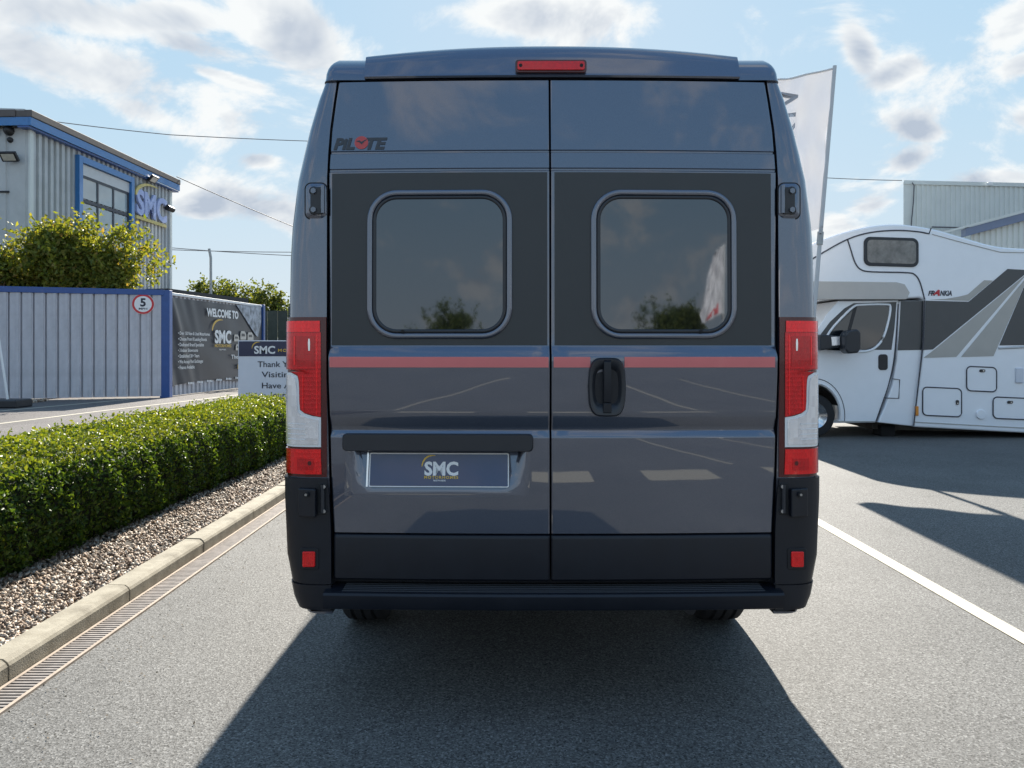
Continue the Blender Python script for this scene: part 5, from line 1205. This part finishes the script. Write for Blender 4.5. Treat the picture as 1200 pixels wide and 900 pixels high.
for u in (1194, 1206):
    mb = MB(); q = Q(u, 440); mb.box(q.x - .06, q.x + .06, MY - .025, MY + .02, q.z - .12, q.z + .12); mb.build('vent', 'sign_white', hb, bevel=.015)
mb = MB(); mb.obox(Q(1036, 497, -.4), Q(1402, 506) - Q(1036, 497), (0, 1.6, 0), UP * -.12); mb.build('chassis', mat('dirty_chassis', (.10, .09, .075), .8, var=.5, scale=5), mh)
mb = MB(); q = Q(1052, 505); mb.box(q.x - .12, q.x + .12, MY + .3, MY + .6, q.z - .12, q.z + .06); mb.build('jack', 'under', mh, bevel=.02)
# cab door glass, dark surround, windscreen, mirror, handle, seams
CO = -.08
gfx('window_surround', [(960, 410), (960, 397), (975, 377), (992, 361), (1003, 355), (1053.5, 353.5), (1051, 385), (1047.5, 410)], 'dark_graphic', CO + .004, mh)
wsd = curve([(962, 412), (975, 388), (990, 371), (1003, 359), (1012, 357), (1040, 356.5), (1046, 359), (1044, 375), (1038, 395), (1030, 406), (1018, 411.5), (990, 412.5)], 3)
sw = seam([(u, v) for u, v in wsd], cb_, .02, 'white_gel', CO + .006)
gfx('window_glass', [(1007, 358.5), (1040, 358), (1044.5, 360), (1042.5, 375), (1036.5, 394), (1028.5, 404.5), (1017, 409.5), (994, 411), (1000, 385)], 'glass_dark', CO + .007, mh)
gfx('quarter_glass', [(972, 394), (985, 379), (1003, 362), (996, 385), (991, 411), (968, 410)], 'glass_dark', CO + .007, mh)
gfx('window_bar', [(1003, 359), (1007, 358.5), (1000, 385), (994, 411), (991, 411), (996, 385)], 'black_fit', CO + .010, mh)
mb = MB(); a, b = P(935, 404, MY), P(989, 356, MY)
mb.poly([(a.x + .25, MY + .14, a.z), (b.x - .05, MY + .14, b.z), (b.x - .05, MY + MW - .2, b.z), (a.x + .25, MY + MW - .2, a.z)]); mb.build('windscreen', 'glass_dark', mh, solid=.01)
seam(curve([(1055.5, 356), (1053, 395), (1050, 425), (1044, 452), (1035, 478), (1029, 495)], 3), cb_, .010, 'seam', CO + .003)
seam([(979, 494), (1000, 494.5), (1029, 494.5)], cb_, .008, 'beige_graphic', CO + .003)
seam([(1047, 444), (1055.5, 445), (1054.5, 467), (1038, 466.5)], mh, .008, 'seam', -.032)
mb = MB(); q = Q(1037.5, 424.5); loop = rrect(q.x, q.z, .145, .25, .045); mb.loft([[(x, MY + .10, z) for x, z in loop], [(x, MY + .06, z) for x, z in loop]], True, True); mb.build('door_handle', 'black_fit', mh, bevel=.01)
mr = [(981, 393), (985, 388), (995, 386), (999, 390), (999, 409), (996, 413.5), (985, 414.5), (981, 410)]
mb = MB(); mb.prism([Q(u, v, .30) for u, v in mr], (0, .24, 0)); mo = mb.build('door_mirror', 'plastic2', mh, bevel=.03, seg=3)
mb = MB(); mb.prism([Q(u, v, .12) for u, v in ((958, 392), (983, 394), (983, 406), (958, 411))], (0, .16, 0)); mb.build('arm', 'plastic2', mo, bevel=.02)
mb = MB(); mb.prism([Q(u, v, .135) for u, v in ((970, 395), (980, 394.5), (980, 404.5), (971, 405))], (0, .02, 0)); mb.build('indicator', 'lens_clear', mo)
# wheels
def mwheel(u, v, rad, y0, y1):
    c = P(u, v, MY); w = empty('wheel', Vector((c.x, (y0 + y1) / 2, rad)) - Vector(mh.location)); w.parent = mh; hw_ = (y1 - y0) / 2
    prof = [(-hw_, .6), (-hw_, .8), (-hw_ * .9, .95), (-hw_ * .6, 1), (hw_ * .6, 1), (hw_ * .9, .95), (hw_, .8), (hw_, .6)]
    mb = MB(); mb.loft([[(k * rad * math.cos(t), x, k * rad * math.sin(t)) for x, k in prof] for t in (2 * math.pi * j / 36 for j in range(37))], False); mb.build('tyre', 'tyre', w, world=False, smooth=40)
    mb = MB(); mb.loft([[(k * rad * math.cos(t), -hw_ * x, k * rad * math.sin(t)) for x, k in ((.2, .0), (.7, .06), (.8, .2), (.5, .3), (.75, .5), (.98, .61))] for t in (2 * math.pi * j / 24 for j in range(25))], False); mb.build('rim', 'chrome', w, world=False, smooth=40)
mwheel(957.5, 488, .345, MY + .11, MY + .34); mwheel(1232, 488, .345, MY + .06, MY + .30); mwheel(957.5, 488, .345, MY + 1.85, MY + 2.08); mwheel(1232, 488, .345, MY + 1.9, MY + 2.14)
mb = MB(); c = P(957.5, 488, MY); mb.loft([[(c.x + rr * math.cos(R(a)), MY + .10 + dd, c.z + rr * math.sin(R(a)) * 1.15) for a in range(-10, 191, 10)] for rr, dd in ((.40, .0), (.40, .6))], False); mb.build('wheel_arch', 'under', mh)
wa = [(957.5 + 31 * math.cos(R(a)), 488 - 39 * math.sin(R(a))) for a in range(-6, 100, 8)]
seam(wa, cb_, .012, 'white_gel', CO + .004); seam([(957.5 + 35 * math.cos(R(a)), 488 - 44 * math.sin(R(a))) for a in range(-8, 95, 8)], cb_, .006, 'seam', CO + .002)

# ------------------------------------------------------------------ behind the viewpoint: what the van's windows and doors mirror
tree('roadside_tree', (-7.0, -45, 0), 6, (-7.0, -45, 3.3), (3.3, 1.8, 2.1), 6000, .26, 'round roadside tree mirrored in the left rear window', 'far_leaf', 'trees across the road', stems=4, lobes=12, seed=21, thick=.14)
tree('roadside_tree', (13.9, -45, 0), 6, (13.9, -45, 3.6), (3.4, 2, 2.4), 6000, .26, 'wide roadside tree mirrored in the right rear window', 'far_leaf', 'trees across the road', stems=4, lobes=12, seed=22, thick=.14)
f2, f2c, _, _ = flag('feather_flag', (5.75, -10.2, 3.95), (5.70, -10.2, 2.50), (5.62, -10.2, 0), .72, 'white flag behind the viewpoint mirrored in the right rear window', False, '', sail=True)
mb = MB(); mb.poly([f2c(.15, .97) + Vector((0, .01, 0)), f2c(.15, .82) + Vector((0, .01, 0)), f2c(.75, .97) + Vector((0, .01, 0))]); mb.build('red_mark', 'sign_red', f2, fix=False)
